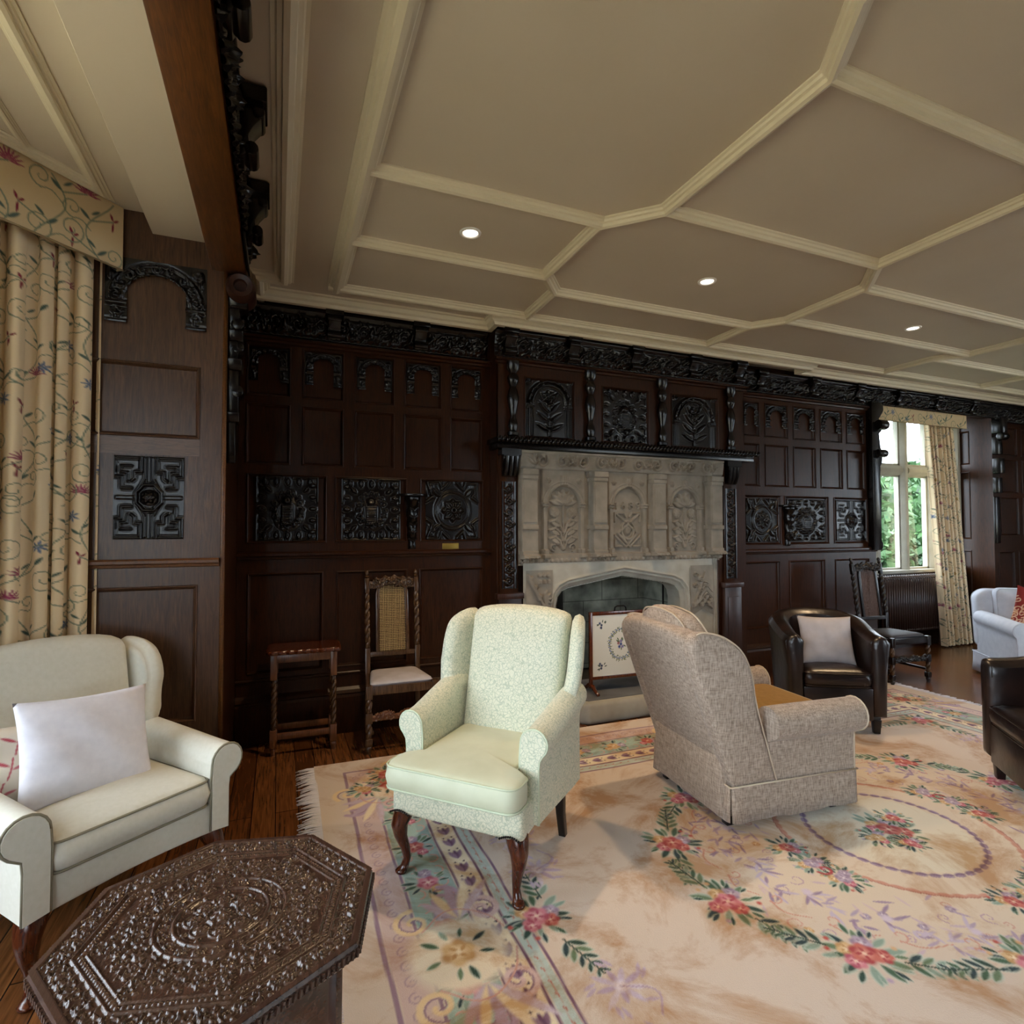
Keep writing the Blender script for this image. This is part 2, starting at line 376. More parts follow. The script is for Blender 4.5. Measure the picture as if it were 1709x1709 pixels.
for y, x0, x1 in ((2.625, .36, 1.61), (3.32, .36, 1.61), (1.0, .36, 1.61), (2.39, 1.86, 3.49), (3.52, 1.78, 3.57), (1.43, 1.86, 3.49), (2.66, 3.74, 6.1), (3.31, 3.74, 6.1), (1.0, 3.74, 6.1), (3.52, 5.93, 7.6), (2.39, 6.1, 7.5), (4.02, .3, 9.2)):
    rib([(x0, y), (x1, y)])
CORN = [(-.02, 0), (-.02, .07), (.0, .07), (.02, .07), (.03, .05), (.05, .04), (.06, .015), (.078, .012), (.085, -.02)]
rib([(11.4, WY-.1), (5.0, WY-.1), (5.0, BY-.1), (1.58, BY-.1), (1.58, WY-.1), (-.2, WY-.1)][::-1], [(-o, d) for o, d in CORN])
rib([(-.8, -1), (-.8, 3.19), (-1.5, 2.43)], [(o*.7, d*.5) for o, d in BIG], 3.118)
rib([(-1.0, -1), (-1.0, 3.06), (-1.5, 2.52)], [(o*.35, d*.3) for o, d in BIG], 3.118)

# ---- panelling
def panelling(X0, X1, Z0, Z1_, panels, dp=.016, mw=.022):
    """framed oak panelling in the local xz plane, front at y=0, facing -y"""
    xs = sorted({X0, X1, *[p[0] for p in panels], *[p[1] for p in panels]}); zs = sorted({Z0, Z1_, *[p[2] for p in panels], *[p[3] for p in panels]})
    m = MB()
    for a, b in zip(xs, xs[1:]):
        for c, d in zip(zs, zs[1:]):
            mx, mz = (a+b)/2, (c+d)/2
            if not any(p[0] < mx < p[1] and p[2] < mz < p[3] for p in panels): m.add([(a, 0, c), (b, 0, c), (b, 0, d), (a, 0, d)], [(0, 1, 2, 3)])
    for a, b, c, d in [p[:4] for p in panels]:
        R = [[(a+i, y, c+i), (b-i, y, c+i), (b-i, y, d-i), (a+i, y, d-i)] for i, y in ((0, 0), (.002, -.007), (.007, -.009), (.012, -.004), (.015, .006), (mw, dp))]
        m.loft(R, cap=False); m.add(R[-1], [(0, 1, 2, 3)])
    return m
def rail(x0, x1, z, h=.05, p=.035, y=0):
    return MB().prism([(y, z-h/2), (y-p*.4, z-h/2+.004), (y-p*.5, z-h*.15), (y-p, z+h*.0), (y-p, z+h*.3), (y-p*.7, z+h*.5), (y, z+h*.5)], 'x', x0, x1)
def arch_relief(w, h, res=.006):
    """carved round arch on two short imposts"""
    c = Cv(w, h, res, -w/2, 0); R = w*.5-.012; cz = h-R-.012
    sl = (slice(None), slice(None)); d = np.hypot(c.X, c.Z-cz)
    inside = ((d < R*.68) & (c.Z > cz)) | ((np.abs(c.X) < R*.68) & (c.Z <= cz)); c.mask = ~inside & (c.Z > cz-h*.02) | ((np.abs(c.X) > R*.6) & (c.Z > 0))
    c.A[...] = np.where(d < R, .012, .006)*(c.Z > cz) + .010*(c.Z <= cz)
    c.ring(0, cz, R*.97, .012, .008, a0=0, a1=PI); c.ring(0, cz, R*.72, .012, .008, a0=0, a1=PI)
    for k in range(9):
        a = PI*(k+.5)/9; c.scroll(R*.85*math.cos(a), cz+R*.85*math.sin(a), R*.11, a, 1.2, 1 if k % 2 else -1, R*.05, .009); c.leaf(R*.8*math.cos(a), cz+R*.8*math.sin(a), R*.15, R*.08, a+.8, .006)
    for s_ in (-1, 1):
        c.disk(s_*R*.86, cz+R*.86, R*.13, .01); c.leaf(s_*R*.95, cz+R*.5, R*.4, R*.12, PI/2, .008)
        c.rect(s_*R*.8-R*.25, s_*R*.8+R*.25, cz-.02, cz, .012, .004); c.rect(s_*R*.8-R*.25, s_*R*.8+R*.25, 0, .02, .012, .004)
        c.scroll(s_*R*.82, cz*.6, R*.12, 0, 1.5, s_, R*.05, .008); c.leaf(s_*R*.82, cz*.1+.01, cz*.4, R*.14, PI/2, .007)
    return c
def strap_relief(w, h, kind, res=.005):
    c = Cv(w, h, res, -w/2, -h/2, base=.004); W, Hh = w/2, h/2
    def both(f):
        for a in (-1, 1):
            for b in (-1, 1): f(a, b)
    if kind == 'fret':       # stepped strapwork round an octagonal boss
        def q(a, b):
            P = [(.12, .98), (.12, .62), (.3, .62), (.3, .98), (.96, .98), (.96, .55), (.75, .55), (.75, .34), (.96, .34), (.96, .14), (.6, .14), (.6, .28), (.4, .28)]
            c.line([(a*x*W, b*z*Hh) for x, z in [(.22, .98), (.22, .62), (.42, .62), (.42, .46), (.5, .4)]], .016, .012, False)
            c.line([(a*x*W, b*z*Hh) for x, z in [(.3, .96), (.96, .96), (.96, .5), (.78, .5), (.78, .22), (.5, .22)]], .016, .012, False)
            c.line([(a*x*W, b*z*Hh) for x, z in [(.5, .75), (.8, .75), (.8, .6), (.62, .6), (.62, .4)]], .014, .012, False)
            c.line([(a*x*W, b*z*Hh) for x, z in [(.12, .95), (.12, .45), (.3, .2)]], .012, .009, False)
        both(q); oc = [(.38*W*math.cos(PI/8+k*PI/4), .33*Hh*math.sin(PI/8+k*PI/4)) for k in range(9)]
        c.line(oc, .018, .017, False); c.disk(0, 0, .27*W, .022, .8); c.petals(0, 0, .2*W, 6, .008)
        for a in (-1, 1): c.line([(a*.42*W, 0), (a*.9*W, 0)], .03, .008, False); c.line([(0, a*.4*Hh), (0, a*.95*Hh)], .03, .008, False)
        c.A[np.hypot(c.X/W, c.Z/Hh) > 1.22] += 0
    elif kind == 'facet':    # pointed facets round an armorial cartouche
        for k in range(4):
            for j in range(-2, 3):
                t = j*.36; x, z = ((t, .82), (.82, t), (t, -.82), (-.82, t))[k]
                c.leaf(x*W-.5*.26*W*(k % 2), z*Hh-(.13*Hh if k % 2 == 0 else 0), .26*W if k % 2 else .26*Hh, .17*W, 0 if k % 2 else PI/2, .02)
        both(lambda a, b: (c.line([(a*.98*W, b*.2*Hh), (a*.98*W, b*.98*Hh), (a*.2*W, b*.98*Hh)], .02, .014, False), c.leaf(a*.5*W, b*.5*Hh, .3*W, .14*W, math.atan2(b, a), .02)))
        c.disk(0, -.04, .52*W, .012, .3, .55*Hh); c.rect(-.2*W, .16*W, -.5*Hh, .1*Hh, .012, .01)
        for k in range(9): c.line([(-.18*W, -.48*Hh+k*.06*Hh), (.14*W, -.48*Hh+k*.06*Hh)], .008, .006)
        c.disk(-.02*W, .25*Hh, .16*W, .02, .5)
        for k in range(16):
            a = k*PI/8; c.scroll(.44*W*math.cos(a), .5*Hh*math.sin(a)-.02*Hh, .09*W, a, 1.3, 1 if k % 2 else -1, .012, .014)
    elif kind == 'cross':
        c.disk(0, 0, .62*W, .01, .1, .62*Hh); c.ring(0, 0, .64*W, .02, .012, .64*Hh)
        c.petals(0, 0, .45*W, 8, .016); c.disk(0, 0, .14*W, .02)
        both(lambda a, b: (c.line([(a*.98*W, b*.3*Hh), (a*.75*W, b*.45*Hh), (a*.95*W, b*.95*Hh), (a*.5*W, b*.98*Hh), (a*.4*W, b*.72*Hh), (a*.15*W, b*.95*Hh)], .03, .018, False),
                           c.leaf(a*.45*W, b*.45*Hh, .45*W, .2*W, math.atan2(b, a), .016), c.rect(min(a*.7*W, a*.86*W), max(a*.7*W, a*.86*W), min(b*.5*Hh, b*.9*Hh), max(b*.5*Hh, b*.9*Hh), .008, .01)))
        for k in range(12): a = k*PI/6; c.disk(.3*W*math.cos(a), .3*Hh*math.sin(a), .05*W, .008)
    elif kind == 'figure':   # deep arched niche with foliage
        R = .8*W; cz = Hh-R-.02; d = np.hypot(c.X, c.Z-cz)
        c.ring(0, cz, R, .03, .02, a0=0, a1=PI); c.ring(0, cz, R*.82, .02, .014, a0=0, a1=PI)
        for s_ in (-1, 1):
            c.line([(s_*R*.93, cz), (s_*R*.93, -Hh+.02)], .05, .02, False); c.rect(s_*R*.93-.04, s_*R*.93+.04, cz-.03, cz, .014, .006); c.scroll(s_*W*.8, Hh*.9, .03, 0, 1.3, s_, .01, .012)
            for k in range(4): c.leaf(0, -Hh*.75+k*Hh*.3, .6*W, .14*W, PI/2-s_*(1.1-.15*k), .016)
        c.line([(0, -Hh*.9), (0, cz+R*.3)], .02, .014); c.petals(0, cz+R*.3, R*.35, 7, .014); c.disk(0, -Hh*.5, .2*W, .014)
        for k in range(9): a = PI*(k+.5)/9; c.leaf(R*.88*math.cos(a), cz+R*.88*math.sin(a), .05, .03, a+1, .012)
    return c
def relief_at(name, cv, x, y, z, parent, mat='oak_carved', face=None):
    sharpen(cv, 2, .9)
    o = grid_obj(name, cv, mat, parent); o.location = (x, y, z)
    if face: side_x(o, x, y, z, face)
    return o
arch_me = {}
def put_arch(x, z0, z1, y, parent, w=.27):
    k = (round(w, 2), round(z1-z0, 2))
    if k not in arch_me: o = relief_at('arch_carving', arch_relief(w, z1-z0), x, y, z0, parent); arch_me[k] = o.data
    else: o = link('arch_carving', arch_me[k], parent); o.location = (x, y, z0)
    return o
def frieze_cv(L, h=.225, res=.009):
    c = Cv(L, h, res, 0, 0, base=.0); c.A += .035*np.clip((c.Z-.15*h)/(.85*h), 0, 1)**1.5
    acanthus(c, 0, L, h*.16, h*.8, .16, .022); c.rect(0, L, h*.86, h, .02, .006); c.rect(0, L, 0, h*.1, .02, .008)
    for k in range(int(L/.045)): c.disk(.02+k*.045, h*.12, .016, .014, .8)
    return c
def console(x, y, z, s=1):      # carved scroll bracket in a frieze, local: front -y
    m = MB(); prof = [(0, .02), (-.03, .02), (-.05, .05), (-.045, .09), (-.06, .12), (-.085, .15), (-.09, .185), (-.07, .2), (0, .2)]
    m.prism([(py*s, pz*s) for py, pz in prof], 'x', -.045*s, .045*s); m.box(-.065*s, .065*s, -.1*s, 0, .19*s, .235*s)
    m.tube([(-.05*s, -.055*s, .05*s), (.05*s, -.055*s, .05*s)], .022*s, 10); m.tube([(-.05*s, -.075*s, .165*s), (.05*s, -.075*s, .165*s)], .02*s, 10)
    m.xf(lambda v: v+Vector((x, y, z))); return m

up, mid, low = (2.454, 2.825), (1.964, 2.40), (.479, 1.188)
XA = [(-.22, .075), (.152, .447), (.527, .825), (.90, 1.203), (1.273, 1.549)]
pans = [(a, b, *r) for a, b in XA for r in (up, mid)]+[(a, b, 1.40, 1.895) for a, b in ((-.21, .33), (.385, .925), (1.03, 1.56))]+[(a, b, *low) for a, b in ((-.2, .308), (.401, .93), (1.025, 1.554))]
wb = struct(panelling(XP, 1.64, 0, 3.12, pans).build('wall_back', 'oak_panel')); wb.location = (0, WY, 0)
struct(MB().box(XP-.3, 1.95, WY+.03, WY+.2, 0, 3.3).build('wall_back', 'oak_panel'))
for a, b in XA: put_arch((a+b)/2, up[0]+.1, up[1]-.02, .012, wb, .262)
relief_at('carved_panel', strap_relief(.44, .47, 'facet'), .655, .010, 1.648, wb)
relief_at('carved_panel', strap_relief(.44, .47, 'cross'), 1.295, .010, 1.648, wb)
relief_at('carved_panel', strap_relief(.42, .47, 'facet'), .06, .010, 1.648, wb)
relief_at('frieze', frieze_cv(1.85), -.26, -.002, 2.885, wb)
fr = MB()
for x in (.37, 1.02): fr2 = console(x, 0, 2.885).build('frieze_bracket', 'oak_carved', wb, bevel=.004)
rail(XP, 1.64, 1.31, .055, .04).build('dado_rail', 'oak_panel', wb); rail(XP, 1.64, 2.86, .05, .05).build('frieze_rail', 'oak_panel', wb)
def skirting(x0, x1, p): return MB().prism([(0, 0), (-.03, 0), (-.03, .26), (-.022, .28), (-.03, .29), (-.018, .31), (0, .33)], 'x', x0, x1).build('baseboard', 'oak_panel', p)
skirting(XP, 1.64, wb)
rail(XP, 1.64, .43, .03, .015).build('base_rail', 'oak_panel', wb)
# right part
XA2 = [(4.33, 4.57), (4.64, 4.97), (5.04, 5.37), (5.44, 5.78), (5.85, 6.15)]; dz = -.03
up2, mid2, low2 = (2.44, 2.80), (1.93, 2.37), (.479, 1.16)
pans = [(a, b, *r) for a, b in XA2 for r in (up2, mid2)]+[(a, b, 1.33, 1.84) for a, b in ((4.33, 4.85), (4.9, 5.55), (5.63, 6.18))]+[(a, b, *low2) for a, b in ((4.33, 4.829), (4.955, 5.482), (5.637, 6.18))]
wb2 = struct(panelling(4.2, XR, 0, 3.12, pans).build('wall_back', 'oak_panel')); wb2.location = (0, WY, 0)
struct(MB().box(3.86, XR-.001, WY+.03, WY+.2, 0, 3.3).build('wall_back', 'oak_panel'))
for a, b in XA2: put_arch((a+b)/2, up2[0]+.1, up2[1]-.02, .012, wb2, min(.3, b-a-.03))
relief_at('carved_panel', strap_relief(.42, .45, 'cross'), 4.59, .010, 1.585, wb2)
relief_at('carved_panel', strap_relief(.56, .45, 'facet'), 5.22, .010, 1.585, wb2)
relief_at('carved_panel', strap_relief(.46, .45, 'fret'), 5.91, .010, 1.585, wb2)
relief_at('frieze', frieze_cv(2.1), 4.22, -.002, 2.885, wb2)
for x in (4.55, 5.3, 6.0): console(x, 0, 2.885).build('frieze_bracket', 'oak_carved', wb2, bevel=.004)
rail(4.2, XR, 1.26, .055, .04).build('dado_rail', 'oak_panel', wb2); rail(4.2, XR, 2.86, .05, .05).build('frieze_rail', 'oak_panel', wb2); skirting(4.2, XR, wb2)
# carved edge pilaster at the near side of the window recess (seen in silhouette against the window)
ep = MB()
sil = [(2.93, .03), (2.90, .055), (2.84, .06), (2.80, .03), (2.76, .0), (2.74, -.02), (2.70, .02), (2.65, .035), (2.60, .02), (2.57, -.02), (2.5, -.01), (2.42, .0), (2.38, .02), (2.30, .03), (2.24, .02), (2.2, -.01), (2.12, -.015), (2.0, -.01), (1.95, .01), (1.86, .0), (1.6, -.01), (1.36, -.012), (1.33, .012), (1.28, .01), (1.25, -.02)]
ep.prism([(XR-.13, 2.93)]+[(XR+.01+x, z) for z, x in sil]+[(XR-.13, 1.25)], 'y', WY-.075, WY+.01)
ep.tube([(XR-.1, WY-.12, 2.66), (XR+.03, WY-.12, 2.66)], .055, 14); ep.tube([(XR-.1, WY-.11, 2.34), (XR+.03, WY-.11, 2.34)], .045, 14)
struct(ep.build('trim_60', 'oak_carved', bevel=.01))
# header over the recess, far side of the recess, wall beyond
hd = struct(MB().box(XR-.001, XB+.001, WY, WY+.12, 2.93, 3.3).build('wall_back', 'oak_panel'))
o = relief_at('frieze', frieze_cv(2.25, .19), XR, WY-.002, 2.92, None); o.parent = hd
for x in (6.7, 7.4, 8.1): console(x, WY, 2.9, .9).build('frieze_bracket', 'oak_carved', hd, bevel=.004)
fp = [(8.64, 8.98, *low), (9.08, 9.6, *low), (9.7, 10.3, *low), (8.7, 9.1, 1.4, 1.9), (8.7, 9.1, 1.96, 2.4), (9.2, 9.6, 1.4, 1.9), (9.2, 9.6, 1.96, 2.4), (8.7, 9.1, *up), (9.2, 9.6, *up)]
wb3 = struct(panelling(XB, XE, 0, 3.12, fp).build('wall_back', 'oak_panel')); wb3.location = (0, WY, 0)
struct(MB().box(XB+.02, XE+.3, WY+.03, WY+.5, 0, 3.3).build('wall_back', 'oak_panel'))
relief_at('frieze', frieze_cv(2.9), XB, -.002, 2.885, wb3)
rs = panelling(0, .62, 0, 3.12, [(.1, .36, 2.35, 2.8), (.1, .36, 1.35, 2.25), (.1, .36, .3, 1.2)]); rs = struct(rs.build('wall_right', 'oak_panel')); rs.location = (XB, WY+.62, 0); rs.rotation_euler = (0, 0, -PI/2)
cp = MB()
for z0, z1, p in ((2.72, 2.9, .13), (2.45, 2.68, .07), (2.2, 2.4, .09), (1.95, 2.15, .06), (1.3, 1.9, .025)): cp.box(XB, XB+.1, WY-p, WY+.01, z0, z1)
cp.tube([(XB-.01, WY-.1, 2.68), (XB+.11, WY-.1, 2.68)], .05, 14)
struct(cp.build('trim_61', 'oak_carved', bevel=.01))
struct(MB().box(XR-.02, XB+.05, WY+.1, 5.2, 2.98, 3.1).build('ceiling', 'rib_paint'))           # soffit of the recess
struct(panelling(0, .7, 0, 3.1, []).xf(lambda v: Vector((XR+v.y, WY+v.x, v.z))).build('wall_left', 'oak_panel'))
struct(MB().box(XE, XE+.1, 3.4, WY+.5, 0, 3.3).build('wall_right', 'oak_panel')); struct(MB().box(XE, XE+.1, YF, -.6, 0, 3.3).build('wall_right', 'oak_panel'))

# ---- pier at the left, and the bay
pp = [(-.9, -.384, .512, 1.212), (-.9, -.384, 1.969, 2.35)]
pr_ = struct(panelling(-.93, XP-.012, 0, 3.12, pp).build('wall_left', 'oak_pier_lit')); pr_.location = (0, 3.35, 0)
struct(MB().box(-1.0, XP-.02, 3.37, 4.6, 0, 3.12).build('wall_left', 'oak_pier_lit'))
struct(MB().box(XP-.02, XP-.002, 3.36, WY+.02, 0, 3.2).build('wall_left', 'oak_panel'))
MB().tube([(XP-.006, .004, 0), (XP-.006, .004, 3.0)], .012, 10).build('corner_bead', 'oak_beam', pr_, smooth=True)
rail(-.93, XP-.02, 1.328, .045, .03).build('dado_rail', 'oak_beam', pr_, smooth='auto')
put_arch(-.585, 2.53, 2.87, -.0, pr_, .45)
relief_at('carved_panel', strap_relief(.306, .42, 'fret', .004), -.605, -.003, 1.66, pr_)
MB().box(-.9, -.384, -.003, .002, 1.88, 1.965).build('figured_rail', 'oak_figured', pr_)
# carved term on the room side of the pier, and the volute carrying the beam
tm = MB()
for z0, z1, a, b, p in ((1.86, 2.08, 3.40, 3.47, .045), (2.08, 2.13, 3.37, 3.52, .065), (2.13, 2.36, 3.38, 3.5, .06), (2.36, 2.42, 3.36, 3.53, .075), (2.42, 2.52, 3.38, 3.5, .055), (2.52, 2.58, 3.37, 3.52, .08), (2.58, 2.7, 3.38, 3.5, .06), (2.7, 2.78, 3.36, 3.53, .1)):
    tm.prism([(a+.02, z0), (b-.02, z0), (b, z1), (a, z1)], 'x', XP-.01, XP+p)
for z in (2.62, 2.49, 2.25): tm.tube([(XP+.05, 3.39, z), (XP+.05, 3.5, z)], .035, 10)
struct(tm.build('trim_62', 'oak_carved', bevel=.008))
vo = MB(); ang = [2*PI*k/28 for k in range(28)]
vo.loft([[(-.2+r*math.cos(a), y, 2.80+r*math.sin(a)) for a in ang] for r, y in ((.03, 3.33), (.035, 3.31), (.06, 3.305), (.075, 3.33), (.075, 3.5), (.03, 3.52))])
struct(vo.build('trim_63', 'oak_mid', smooth='auto'))
# oak beam over the opening of the bay
bm_ = struct(MB().box(-.342, -.175, -2.6, 3.5, 2.876, 3.2).build('trim_64', 'oak_beam', bevel=.008))
c = Cv(4.6, .3, .009, 0, 0); acanthus(c, 0, 4.6, .05, .24, .2, .03); c.rect(0, 4.6, 0, .04, .02, .01); c.rect(0, 4.6, .26, .3, .03, .01)
for k in range(60): c.ring(.5+k*.06, .03, .03, .012, .012)
o = grid_obj('frieze', c, 'oak_carved', bm_); side_x(o, -.176, -1.2, 2.876, 1)
for y in (1.05, 1.72, 2.36, 3.0):
    m = console(0, 0, 0, 1.15).xf(lambda v: Vector((-.17-v.y, y+v.x, 2.872+v.z*1.1))); m.build('frieze_bracket', 'oak_carved', bm_, bevel=.005)

wn = [1]
def window_wall(p0, p1, n, sill=.95, head=2.93, transom=2.25, mull=.13, depth=.3, wallmat='oak_panel', side='wall_left', top=3.3, zb=0, inside=1, glass=True):
    """stone mullioned window between two floor points; inside = side (+1/-1) of p0->p1 that is the room"""
    a = Vector((*p0, 0)); b = Vector((*p1, 0)); L = (b-a).length; u = (b-a).normalized(); nrm = Vector((-u.y, u.x, 0))*inside
    T = lambda v: a+u*v.x-nrm*v.y+Vector((0, 0, v.z))      # local y>0 = outwards
    struct(MB().box(0, L, 0, .3, zb, sill-.02).xf(T).build(side, wallmat)); struct(MB().box(0, L, 0, .3, head, top).xf(T).build(side, wallmat))
    w_ = struct(MB().box(0, L, -.03, .3, sill-.04, sill).xf(T).build('window_%d' % wn[0], 'window_stone', bevel=.008)); wn[0] += 1
    st = MB()
    xs = [i*L/n for i in range(n+1)]
    def bar(q0, q1):
        return [(q0, depth), (q0, depth*.4), (q0+(q1-q0)*.3, .02), (q0+(q1-q0)*.7, .02), (q1, depth*.4), (q1, depth)]
    for x in xs:
        MB().prism(bar(x-mull/2, x+mull/2), 'z', sill, head).xf(T).build('mullion', 'window_stone', w_, bevel=.004)
    for x0, x1 in zip(xs, xs[1:]):
        for z in (transom,):
            MB().prism([(depth, z-.06), (depth*.4, z-.06), (.02, z-.02), (.02, z+.02), (depth*.4, z+.06), (depth, z+.06)], 'x', x0+mull/2, x1-mull/2).xf(T).build('transom', 'window_stone', w_)
        for z0, z1 in ((sill, transom-.06), (transom+.06, head)):
            f = MB(); X0, X1 = x0+mull/2, x1-mull/2
            for q in (((X0, X0+.022), (z0, z1)), ((X1-.022, X1), (z0, z1)), ((X0, X1), (z0, z0+.025)), ((X0, X1), (z1-.022, z1))): f.box(*q[0], depth*.5, depth*.5+.03, *q[1])
            f.xf(T).build('casement_frame', 'window_stone', w_)
            if glass: MB().box(X0, X1, depth*.5+.013, depth*.5+.017, z0, z1).xf(T).build('glass_pane', 'window_glass', w_)
    c_ = T(Vector((L/2, .34, (sill+head)/2))); portal('window_light', c_, nrm, L, head-sill)
    return w_
# left bay
window_wall((-1.02, 3.62), (-2.05, 2.5), 3, sill=.7, inside=1, wallmat='oak_pier_lit')
window_wall((-2.05, 2.5), (-2.05, -1.4), 7, sill=.7, inside=1, wallmat='oak_pier_lit')
window_wall((-2.05, -1.4), (-1.02, -2.52), 3, sill=.7, inside=1, wallmat='oak_pier_lit')
struct(MB().box(-1.1, -.27, -2.9, -2.5, 0, 3.3).build('wall_left', 'oak_pier_lit')); struct(MB().box(-.6, -.4, YF, -2.5, 0, 3.3).build('wall_left', 'oak_panel'))
# right window bay behind the tub chair
window_wall((XR+.05, 4.75), (XB-.02, 4.75), 4, sill=.97, head=2.99, transom=2.24, depth=.15, mull=.12, inside=-1, side='wall_back', top=3.1, wallmat='oak_mid')
struct(MB().box(XE, XE+.1, 1.6, 3.5, 0, 3.3).build('wall_right', 'oak_panel'))
window_wall((XE, 1.6), (XE, -.6), 3, sill=.8, head=2.95, inside=-1, side='wall_right')
# wall behind the camera
xw = -.5
for x0, x1 in ((5.2, 8.2),):
    struct(MB().box(xw, x0, YF-.3, YF, 0, 3.3).build('wall_front', 'oak_panel')); xw = x1
    window_wall((x0, YF), (x1, YF), 5, sill=.8, head=2.95, inside=1, side='wall_front')
struct(MB().box(xw, XE+.1, YF-.3, YF, 0, 3.3).build('wall_front', 'oak_panel'))

# ================================================================ FIREPLACE
fp_ = thing('fireplace', 'carved grey stone fireplace dated 1689 with pointed arch opening and stone hearth', 'fireplace', (0, 0, 0))
def stone_over():
    x0, w, z0, h = 1.797, 2.08, 1.215, .922; c = Cv(w, h, .0034, x0, z0)
    X, Z = c.X, c.Z
    c.rect(x0, x0+w, 1.99, z0+h, .05, .006); c.A[Z > 2.115] += .012
    c.rect(x0, x0+w, z0, 1.29, .035, .01)
    for k in range(46): c.disk(x0+.02+k*.0452, 1.235, .02, .012, .6); 
    # scrolls in the frieze
    for i in range(10):
        cx = x0+.19+i*.188; s_ = 1 if i % 2 else -1
        c.scroll(cx, 2.06, .055, PI/2+s_*.8, 1.4, s_, .024, .024)
        for k in range(4): c.leaf(cx+s_*.06, 2.02, .095, .034, PI/2+s_*(-.9+.5*k), .018)
        c.disk(cx, 2.05, .02, .012)
    c.rect(x0, x0+.13, 2.0, 2.11, .01, .004); c.rect(x0+w-.12, x0+w, 2.0, 2.11, .01, .004)
    # pilasters
    for cx in (1.875, 2.53, 3.14, 3.785):
        c.rect(cx-.075, cx+.075, 1.255, 1.99, .075, .012); c.rect(cx-.098, cx+.098, 1.93, 1.99, .02, .02); c.rect(cx-.088, cx+.088, 1.9, 1.93, .012, .008)
        c.rect(cx-.095, cx+.095, 1.49, 1.53, .018, .014); c.rect(cx-.06, cx+.06, 1.55, 1.89, .012, .003)
        c.rect(cx-.09, cx+.09, 1.255, 1.32, .014, .02)
        for k in range(5): c.leaf(cx-.072+k*.036, 1.275, .05, .03, -PI/2, .016)
    A0 = c.A.copy()
    # niches
    for q, cx in enumerate((2.205, 2.84, 3.46)):
        R = .15; cz = 1.70
        for s_ in (-1, 1):
            xx = cx+s_*(R+.022); c.rect(xx-.02, xx+.02, 1.29, 1.69, .03, .008); c.rect(xx-.032, xx+.032, 1.675, 1.715, .04, .01); c.rect(xx-.032, xx+.032, 1.255, 1.33, .04, .012)
            c.petals(cx+s_*.145, 1.90, .028, 6, .014); c.disk(cx+s_*.145, 1.90, .01, .012)
        d = np.hypot(X-cx, Z-cz); c.A[(d > R) & (Z > cz) & (np.abs(X-cx) < R+.05) & (Z < 1.99)] += .022
        c.ring(cx, cz, R+.012, .022, .016, a0=0, a1=PI); c.ring(cx, cz, R+.042, .014, .008, a0=0, a1=PI)
        c.rect(cx-.035, cx+.035, 1.86, 1.945, .03, .012)
        for k in (-1, 0, 1): c.line([(cx+k*.018, 1.87), (cx+k*.02, 1.935)], .01, .008)
        if q != 1:
            for k in range(7):
                a = PI*(k+.5)/7; c.leaf(cx, 1.70, .135, .056, a, .024)
            c.line([(cx, 1.32), (cx, 1.71)], .016, .014)
            for s_ in (-1, 1):
                c.disk(cx+s_*.082, 1.635, .05, .018, .3); c.petals(cx+s_*.082, 1.635, .042, 8, .008); c.disk(cx+s_*.082, 1.635, .012, .008)
                c.line([(cx, 1.45), (cx+s_*.05, 1.55), (cx+s_*.075, 1.6)], .012, .012)
                for k in range(3):
                    zz = 1.33+k*.07
                    c.line([(cx+s_*.01, zz), (cx+s_*.03, zz+.07), (cx+s_*.075, zz+.105), (cx+s_*.125, zz+.09)], .024, .018); c.leaf(cx+s_*.03, zz+.04, .11, .05, PI/2-s_*1.05, .012)
                c.scroll(cx+s_*.085, 1.345, .035, -PI/2, 1.3, s_, .014, .014)
        else:
            for s_ in (-1, 1):
                P = [(s_*.135, 1.62), (s_*.03, 1.62), (s_*-.13, 1.47), (s_*-.03, 1.345), (s_*.05, 1.345), (s_*.135, 1.42)]
                c.line([(cx+x, z) for x, z in [(s_*.12, 1.63), (-s_*.10, 1.46), (s_*.02, 1.34), (s_*.13, 1.44)]], .024, .02, False)
                c.line([(cx+s_*.13, 1.635), (cx+s_*.04, 1.635), (cx+s_*.02, 1.60)], .02, .018, False); c.line([(cx+s_*.13, 1.635), (cx+s_*.13, 1.56)], .02, .018, False)
                c.line([(cx+s_*.13, 1.345), (cx+s_*.06, 1.345)], .02, .018, False); c.line([(cx+s_*.13, 1.345), (cx+s_*.13, 1.40)], .02, .018, False)
            c.ring(cx, 1.485, .065, .022, .018, .078); c.disk(cx, 1.485, .045, .01, .5, .055)
    # the date
    T = .012
    def dg(pts, ox): c.line([(2.84+ox+x*.026, 1.70+z*.03) for x, z in pts], T, .014)
    dg([(-.4, .7), (0, 1), (0, -1)], -.115)
    c.ring(2.84-.045, 1.70-.013, .015, .011, .014); dg([(-.62, -.5), (-.6, .1), (.1, 1)], -.045)
    c.ring(2.84+.035, 1.70+.015, .014, .01, .014); c.ring(2.84+.035, 1.70-.014, .017, .01, .014)
    c.ring(2.84+.11, 1.70+.013, .015, .011, .014); dg([(.62, .5), (.6, -.1), (.1, -1)], .11)
    D_ = c.A-A0; c.A = A0+np.where(D_ > 0, .026*np.tanh(D_/.009)+.6*np.maximum(D_-.02, 0), D_); c.A += .02*np.clip((c.Z-1.99)/.14, 0, 1)*(c.Z > 1.99); return c
o = grid_obj('stone_overmantel', stone_over(), 'stone', fp_); o.location = (0, 4.235, 0)
MB().box(1.80, 3.874, 4.2, 4.26, 1.2, 2.135).xf(lambda v: Vector((v.x, max(v.y, 4.232), v.z))).build('overmantel_block', 'stone', fp_)
